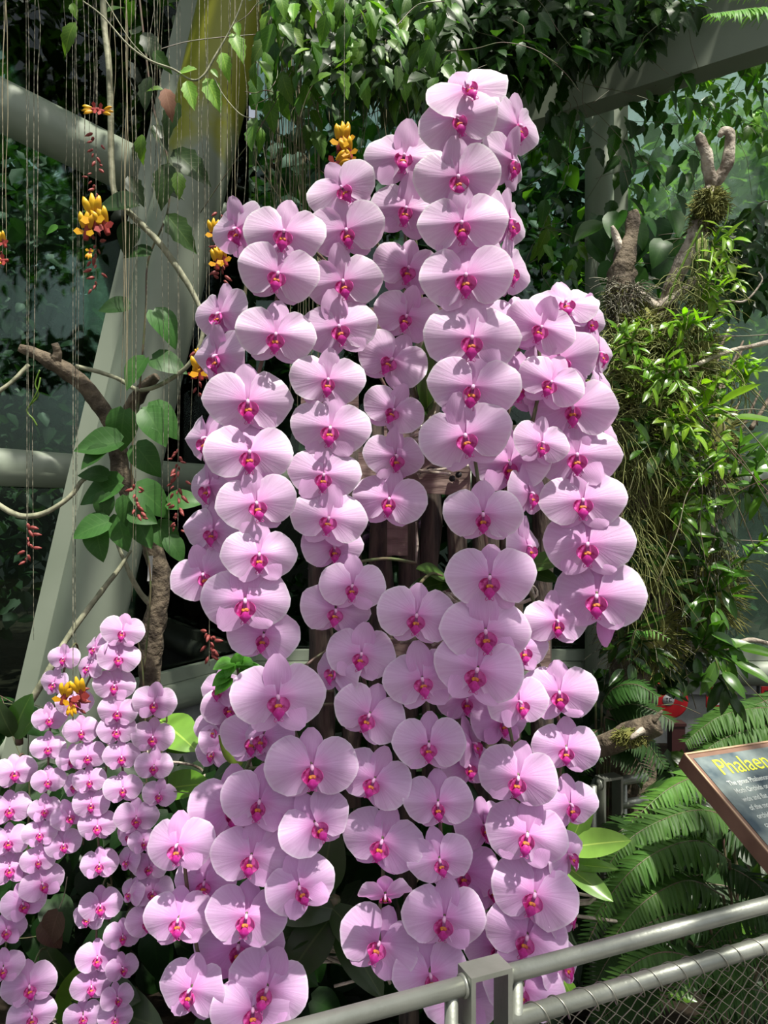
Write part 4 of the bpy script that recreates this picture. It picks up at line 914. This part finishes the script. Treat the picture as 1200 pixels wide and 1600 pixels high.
# ================================================================ mossy driftwood tree on the right
ty=1.95
tr=thing('mossy_tree',P(1010,1200,ty).xy.to_3d(),'mossy dead tree on the right with forked pale tips','tree')
branch('trunk',[(975,1500,ty+.05),(980,1200,ty+.05),(990,1050,ty+.05),(1015,900,ty+.05),(1025,760,ty+.05),(1030,640,ty+.03),(1035,540,ty),(1040,470,ty)],[.06,.06,.055,.055,.055,.05,.036,.024],'bark',tr,14,.4,11)
branch('limb',[(1035,500,ty),(1042,470,ty),(1060,425,ty-.02),(1080,385,ty-.03),(1097,345,ty-.03),(1108,300,ty-.03),(1113,288,ty-.03)],[.020,.020,.019,.020,.024,.017,.014],'barkpale',tr,12,.35,12)
branch('fork',[(1113,295,ty-.03),(1108,265,ty-.04),(1103,240,ty-.05),(1096,218,ty-.05),(1090,210,ty-.05)],[.016,.015,.014,.012,.008],'barkpale',tr,10,.4,13)
branch('fork',[(1113,292,ty-.03),(1128,272,ty-.04),(1138,250,ty-.05),(1141,225,ty-.05),(1140,208,ty-.05),(1130,205,ty-.05),(1124,213,ty-.05)],[.013,.014,.013,.012,.012,.010,.006],'barkpale',tr,10,.4,14)
branch('snag',[(1000,800,ty),(985,600,ty),(975,490,ty),(970,440,ty),(975,405,ty),(985,370,ty),(990,340,ty),(988,330,ty)],[.055,.050,.04,.035,.028,.017,.016,.012],'bark',tr,12,.45,15)
branch('snag_tip',[(972,400,ty),(964,375,ty-.01),(956,353,ty-.02)],[.014,.010,.004],'barkpale',tr,8,.5,16,4)
branch('branch',[(985,452,ty),(1005,465,ty-.02),(1025,478,ty-.02),(1050,468,ty-.03),(1070,452,ty-.03),(1085,435,ty-.02)],[.013,.013,.013,.011,.010,.007],'barkpale',tr,10,.4,17)
branch('branch',[(1030,560,ty),(1030,530,ty-.03),(1028,490,ty-.04)],[.018,.017,.014],'barkpale',tr,10,.4,18)
branch('stick',[(1020,585,ty-.12),(1070,577,ty-.12),(1130,552,ty-.1),(1180,540,ty-.1),(1240,525,ty-.1)],[.004,.005,.0055,.006,.007],'barkpale',tr,7,.2,19)
for q in range(9):
    x=R.uniform(1060,1210); y=R.uniform(600,780); branch('twig',[(x,y,2.3),(x+30,y-50,2.35),(x+62,y-115,2.4)],[.008,.006,.003],'bark',tr,6,.3,q)
branch('twig',[(1055,850,2.1),(1105,815,2.08),(1150,785,2.06)],[.010,.012,.011],'liana',tr,8,.3,31)
branch('twig',[(1070,1005,2.0),(1120,1018,1.98),(1170,1000,1.97),(1215,1010,1.96)],[.011,.009,.006,.004],'barkpale',tr,8,.3,32)
branch('twig',[(1140,470,2.2),(1165,470,2.2),(1190,440,2.2),(1185,425,2.2)],[.004,.003,.003,.002],'barkpale',tr,6)
def strands(parent, poly, n, L, Y0,Y1, m, rad=.0013, name='root_strands', droop=1.0, color=None):
    mb=MB()
    for k in range(n):
        x,y=pick(poly); a=P(x,y,R.uniform(Y0,Y1)); l=R.uniform(*L); pts=[a]; d=Vector((R.uniform(-.7,.7),R.uniform(-.9,.2),R.uniform(-.4,.5)))
        for j in range(6):
            d=(d+Vector((R.uniform(-.35,.35),R.uniform(-.25,.25),-.42*droop))).normalized(); a=a+d*l/6; pts.append(a)
        mb.tube(pts,[rad,rad,rad,rad,rad,rad*.8,rad*.5],3,cap=False)
    o=build(mb,name,m,parent); o['kind']='stuff'; return o
strands(tr,[(945,500),(1060,500),(1075,640),(1050,760),(960,740),(945,620)],1100,(.03,.10),1.80,1.98,'strand',.0011,droop=.35)
strands(tr,[(945,640),(1000,640),(1000,900),(955,900)],260,(.10,.24),1.80,1.95,'strand',.0011)
strands(tr,[(1040,440),(1120,340),(1130,600),(1060,620)],300,(.04,.12),1.83,1.95,'strand',.0010,droop=.5)
strands(tr,[(1060,680),(1140,680),(1140,880),(1060,920)],260,(.06,.16),1.95,2.1,'rootdark',.0010)
strands(tr,[(950,960),(1040,880),(1080,1000),(960,1040)],260,(.04,.12),1.95,2.1,'rootdark',.0012,droop=.5)
strands(tr,[(945,440),(1000,440),(1000,485),(945,490)],260,(.03,.08),1.88,1.98,'rootdark',.0012,droop=.4)
def moss(parent, c, r, n, m='moss', name='moss_clump'):
    mb=MB().ball(c,[q*.72 for q in r],0,10,7,.5)
    for k in range(n):
        d=rv(1).normalized(); a=Vector(c)+Vector((d.x*r[0],d.y*r[1],d.z*r[2]))*.7; t=a+d*min(r)*R.uniform(.35,.8)+Vector((R.uniform(-.01,.01),0,-.008))
        mid=a.lerp(t,.5)+rv(.008); mb.tube([a,mid,t],[.0016,.0014,.0006],3,cap=False)
    o=build(mb,name,m,parent); o['kind']='stuff'; return o
moss(tr,P(1109,318,ty-.05),(.040,.035,.038),700); moss(tr,P(1098,345,ty-.03),(.03,.03,.03),300)
moss(tr,P(972,470,ty),(.045,.04,.04),380); moss(tr,P(1000,520,ty-.03),(.08,.06,.07),600); moss(tr,P(1005,600,ty-.02),(.10,.07,.11),700)
moss(tr,P(1000,720,ty),(.09,.07,.12),600); moss(tr,P(1030,790,ty-.02),(.07,.06,.07),600); moss(tr,P(1090,560,ty),(.06,.05,.10),400)
moss(tr,P(1010,880,ty+.02),(.09,.07,.12),500); moss(tr,P(1110,700,ty+.12),(.09,.07,.16),500); moss(tr,P(1010,990,ty+.04),(.11,.08,.12),500); moss(tr,P(1105,920,ty+.1),(.10,.08,.14),500)
tr.children[-1].color=(1,1,1,1)
def epiphyte(label, x,y,Y, stems, tone, leafpx_, kind='lance', nl=6, roots=8):
    o=thing('epiphyte',P(x,y,Y),label,'plant'); u=Y/F
    for (dx,dy) in stems:
        a=P(x,y,Y); b=P(x+dx,y+dy,Y-R.uniform(.02,.08)); m_=a.lerp(b,.5)+Vector((0,-.01,.012)); path=spline([a,m_,b],4)
        build(MB().tube(path,[.0022,.0030,.0034,.0034,.0032,.003,.0028,.0025,.002],6),'stem','small',o).color=(*[q*.8 for q in tone],1)
        tg=(b-a).normalized(); sd=tg.cross(Vector((0,-1,0))); sd=sd.normalized() if sd.length>.1 else Vector((1,0,0))
        for k in range(nl):
            t=.35+.65*k/max(1,nl-1); j=min(int(t*(len(path)-1)),len(path)-2); p0=path[j]; s=(1 if k%2 else -1)
            d=(sd*s*.9+tg*R.uniform(.3,.9)+rv(.35)+Vector((0,-.15,-.05))); 
            if k==nl-1: d=tg+rv(.25)
            add_leaf(o,kind,p0,d,Vector((R.uniform(-.4,.4),-.6,.75)),leafpx_*u*R.uniform(.75,1.2),jit(tone,.25))
    mb=MB()
    for k in range(roots):
        a=P(x,y,Y); pts=[a]; d=rv(.8)
        for j in range(4): d=(d+Vector((R.uniform(-.4,.4),-.05,-.4))).normalized(); a=a+d*.022; pts.append(a)
        mb.tube(pts,.0012,4)
    q=build(mb,'roots','strand',o); q['kind']='stuff'; return o
B1=(1.4,1.5,.6); B2=(1.0,1.2,.6); DK=(.28,.42,.32); MD=(.55,.75,.45); SH=(.20,.32,.24)  # leaf greens with sun and shade put into their brightness
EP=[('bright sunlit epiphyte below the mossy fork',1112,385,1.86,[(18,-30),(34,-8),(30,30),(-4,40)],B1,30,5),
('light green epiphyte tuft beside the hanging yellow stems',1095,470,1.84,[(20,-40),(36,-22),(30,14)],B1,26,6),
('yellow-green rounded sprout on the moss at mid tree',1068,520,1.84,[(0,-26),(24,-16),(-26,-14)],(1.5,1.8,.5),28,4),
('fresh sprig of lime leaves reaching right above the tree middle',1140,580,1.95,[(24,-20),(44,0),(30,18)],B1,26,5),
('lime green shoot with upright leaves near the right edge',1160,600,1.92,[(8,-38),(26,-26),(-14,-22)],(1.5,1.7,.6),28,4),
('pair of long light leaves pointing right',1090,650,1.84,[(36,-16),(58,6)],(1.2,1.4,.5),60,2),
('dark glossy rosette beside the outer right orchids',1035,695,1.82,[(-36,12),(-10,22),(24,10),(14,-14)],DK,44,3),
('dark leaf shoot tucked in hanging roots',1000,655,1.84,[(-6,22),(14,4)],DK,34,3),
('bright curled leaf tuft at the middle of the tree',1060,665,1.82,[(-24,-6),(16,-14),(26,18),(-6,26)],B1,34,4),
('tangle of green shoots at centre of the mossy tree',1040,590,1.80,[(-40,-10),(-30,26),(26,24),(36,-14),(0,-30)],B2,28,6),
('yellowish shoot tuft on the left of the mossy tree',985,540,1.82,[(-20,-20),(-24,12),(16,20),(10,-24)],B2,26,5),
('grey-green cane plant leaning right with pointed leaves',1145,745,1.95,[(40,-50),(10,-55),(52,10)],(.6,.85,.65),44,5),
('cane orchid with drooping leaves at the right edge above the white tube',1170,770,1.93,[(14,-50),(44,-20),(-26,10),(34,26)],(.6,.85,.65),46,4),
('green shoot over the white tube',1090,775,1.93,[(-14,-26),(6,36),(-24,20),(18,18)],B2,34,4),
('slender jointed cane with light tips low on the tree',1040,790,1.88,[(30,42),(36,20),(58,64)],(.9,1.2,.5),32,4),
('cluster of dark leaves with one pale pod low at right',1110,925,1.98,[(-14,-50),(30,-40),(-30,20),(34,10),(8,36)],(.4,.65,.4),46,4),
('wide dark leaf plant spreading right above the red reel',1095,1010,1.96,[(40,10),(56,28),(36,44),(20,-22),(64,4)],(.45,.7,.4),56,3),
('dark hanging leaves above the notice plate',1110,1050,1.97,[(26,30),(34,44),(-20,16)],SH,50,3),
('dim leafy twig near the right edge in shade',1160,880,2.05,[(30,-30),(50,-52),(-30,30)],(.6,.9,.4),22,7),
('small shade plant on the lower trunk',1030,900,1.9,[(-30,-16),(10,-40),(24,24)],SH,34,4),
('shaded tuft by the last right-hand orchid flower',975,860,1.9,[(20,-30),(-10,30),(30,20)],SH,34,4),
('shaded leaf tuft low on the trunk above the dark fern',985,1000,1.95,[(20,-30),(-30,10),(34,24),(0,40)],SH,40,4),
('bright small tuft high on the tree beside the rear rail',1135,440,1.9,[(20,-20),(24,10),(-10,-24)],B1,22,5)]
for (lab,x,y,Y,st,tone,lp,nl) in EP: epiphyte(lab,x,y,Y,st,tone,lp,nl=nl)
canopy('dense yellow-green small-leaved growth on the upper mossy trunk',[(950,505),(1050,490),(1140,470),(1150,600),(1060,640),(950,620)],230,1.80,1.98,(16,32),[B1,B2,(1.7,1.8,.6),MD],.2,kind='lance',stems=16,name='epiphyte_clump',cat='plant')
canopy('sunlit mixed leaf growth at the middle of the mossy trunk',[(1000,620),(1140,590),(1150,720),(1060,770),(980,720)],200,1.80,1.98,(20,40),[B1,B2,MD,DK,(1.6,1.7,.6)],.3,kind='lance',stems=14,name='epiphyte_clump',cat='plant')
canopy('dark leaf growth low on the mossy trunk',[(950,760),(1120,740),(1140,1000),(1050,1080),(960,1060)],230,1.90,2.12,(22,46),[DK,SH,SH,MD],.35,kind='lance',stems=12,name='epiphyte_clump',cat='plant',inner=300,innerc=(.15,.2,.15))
yr=thing('yellow_stems',P(1097,350,1.86),'bundle of thin yellow stems hanging from the mossy fork','plant')
for k in range(7):
    x=1088+k*3; branch('stem',[(x,350+R.uniform(0,30),1.87),(x+R.uniform(-4,4),420,1.86),(x+R.uniform(-6,10),500+R.uniform(-30,50),1.86)],[.0024,.003,.0018],'small' if k%3==0 else 'strand',yr,6,.15,k)
branch('stem',[(1097,352,1.86),(1075,395,1.86),(1055,440,1.86),(1045,470,1.86)],[.003]*4,'small',yr,6)
sf=thing('fern',P(965,1000,1.9),'tiny fern sprig on the lower moss','fern')
frond(sf,[P(1010,990,1.9),P(1000,985,1.88),P(990,990,1.86),P(983,1035,1.86)],.03,(.7,1,.6),joined=True)
frond(sf,[P(1000,985,1.9),P(1020,985,1.88),P(1048,1000,1.86)],.03,(1.8,2,1.2),joined=True)
lg=thing('broken_log',P(945,1165,1.76),'short mossy broken log pointing right among dark ferns','log')
branch('log',[(925,1172,1.800),(960,1158,1.770),(1000,1142,1.740),(1026,1130,1.720)],[.020,.026,.028,.024],'bark',lg,12,.35,41)
moss(lg,P(985,1148,1.725),(.045,.018,.018),260); branch('splinter',[(1020,1128,1.710),(1028,1118,1.710),(1035,1110,1.710)],[.007,.005,.002],'bark',lg,6,.3,42,3)
branch('splinter',[(1005,1140,1.710),(990,1150,1.700),(985,1156,1.700)],[.008,.007,.002],'barkpale',lg,6,.3,43,3)
dl=thing('dry_leaf',P(85,1465,1.75),'large dry brown leaf hanging behind the sunlit small orchids','leaf')
for (x,y,a,l) in ((92,1425,110,55),(70,1440,60,50)): leafpx(dl,x,y,a,l,1.76,'heart',1,(.35,.33,.3),'dry')
branch('stalk',[(92,1420,1.76),(100,1400,1.76),(105,1370,1.76)],[.0015]*3,'liana',dl,5)

# ================================================================ trees outside the glass
def tree(label, x,y,h, crown_c, crown_r, n, lsize, tone, mtl='crown', tr_=.09):
    o=thing('tree',(x,y,0),label,'tree'); top=Vector(crown_c)
    build(MB().tube(spline([(x,y,-.1),Vector((x+.1,y,0)).lerp(top,.5)+Vector((.12,0,0)),top],6),[tr_]*6+[tr_*.6]*7,9,rough=.2),'trunk','trunkbark',o)
    for k in range(5):
        d=Vector((R.uniform(-1,1)*crown_r[0],R.uniform(-1,.6)*crown_r[1],R.uniform(-.5,.8)*crown_r[2])); 
        build(MB().tube(spline([top-Vector((0,0,crown_r[2]*.5)),top+d*.4,top+d*.9],4),lerps(tr_*.5,.015,9),6),'branch','trunkbark',o)
    mb=MB(); src=blade('heart',3,.2,.25)
    cl=[Vector((R.gauss(0,.5)*crown_r[0],R.gauss(0,.5)*crown_r[1],R.gauss(0,.5)*crown_r[2])) for _ in range(26)]
    for k in range(n):
        c=R.choice(cl); p=top+c+Vector((R.gauss(0,.22)*crown_r[0],R.gauss(0,.22)*crown_r[1],R.gauss(0,.22)*crown_r[2]))
        if p.y<5.6 and not (p.x<-2.2 and p.y>2): continue
        if p.x<0 and p.y<5.45+(p.x+.86)*1.81+.5: continue
        M=orient(p,Vector((R.uniform(-1,1),R.uniform(-1,1),R.uniform(-1,.2))),Vector((R.uniform(-.7,.7),R.uniform(-.8,.4),.8)),R.uniform(*lsize))
        mb.add([M@Vector(v) for v in src.v],src.f,src.uv)
    q=build(mb,'foliage',mtl,o); q['kind']='stuff'; q.color=(*tone,1); return o
TR=[('dark tree outside the left glass, nearest the edge',-4.6,5.6,0,(-4.4,5.8,2.4),(1.2,1.3,2.1),4200,(.10,.18),(.9,1,.95),'crown'),
('dark tree outside, seen between the diagonal tube and the leaning column',-3.3,7.6,0,(-3.2,7.8,3.2),(1.4,1.0,2.4),4600,(.11,.19),(.8,.95,.9),'crown'),
('tall dark tree outside behind the leaning column',-2.0,8.9,0,(-1.9,8.9,2.6),(1.2,.9,2.4),3400,(.14,.26),(.7,.8,.7),'crown'),
('dense dark tree outside behind the tangle of hanging roots',-.4,7.2,0,(-.4,7.3,3.0),(1.2,.8,2.2),4200,(.13,.26),(.5,.6,.5),'crown'),
('tree outside directly behind the tallest sprays',1.3,7.6,0,(1.2,7.6,2.8),(1.2,.9,2.2),3800,(.13,.24),(.7,.85,.65),'crown'),
('bright green tree outside, upper right of the white post',2.9,6.9,0,(2.9,6.9,3.9),(1.0,.7,1.3),2300,(.12,.22),(1.2,1.35,1.0),'wild'),
('sunny green tree outside at the far right glass',4.6,7.3,0,(4.5,7.3,3.2),(1.1,.9,1.7),2300,(.12,.22),(1.2,1.35,1.0),'wild'),
('low dark tree outside behind the mossy tree',3.2,8.6,0,(3.2,8.6,1.3),(1.6,.8,1.2),3000,(.13,.24),(.6,.8,.6),'crown'),
('far tall tree outside filling the gap left of the post',.4,11.5,0,(.2,11.5,4.6),(2.4,.8,3.0),4600,(.26,.46),(.6,.7,.6),'crown'),
('far tree outside at the far left',-6.2,11.5,0,(-6.0,11.5,4.4),(2.6,.8,3.2),2600,(.26,.46),(.8,.9,.85),'crown'),
('far tree outside behind the leaning column and the dark one',-2.8,12.5,0,(-2.8,12.5,4.6),(2.2,.7,3.2),3000,(.26,.46),(.7,.8,.75),'crown'),
('far tree outside behind the bright right-hand trees',5.2,11.5,0,(5.0,11.5,3.8),(2.5,.8,3.0),4600,(.24,.42),(1.2,1.5,1.0),'crown')]
for (lab,x,y,h,cc,cr,n,ls,tone,mtl) in TR: tree(lab,x,y,h,cc,cr,n,ls,tone,mtl)
# unseen leaves added overhead to dapple and block the sun below
mb=MB(); src=blade('heart',3,.2,.2)
def over(n, x0,x1,y0,y1,z0,z1, dens):
    for k in range(n):
        x,y,z=R.uniform(x0,x1),R.uniform(y0,y1),R.uniform(z0,z1)
        if noise.noise(Vector((x*2.1+3,y*2.1,.7)))>dens or (.34<x<.86 and -.02<y<.40): continue  # gap left in the leaves so sun reaches the rail
        M=orient((x,y,z),Vector((R.uniform(-1,1),R.uniform(-1,1),-.4)),Vector((R.uniform(-.5,.5),R.uniform(-.5,.5),1)),R.uniform(.09,.16))
        mb.add([M@Vector(v) for v in src.v],src.f,src.uv)
over(3600,-2.4,3.0,-1.2,.74,3.25,3.6,.10)
over(5600,-3.0,3.6,2.35,5.0,4.2,5.4,.30)
ov=build(mb,'added_shade_leaves','vine',None,(0,1,4)); tag(ov,'unseen leaf cover added overhead to dapple the sun','foliage',kind='stuff'); ov.color=(.6,.75,.5,1)
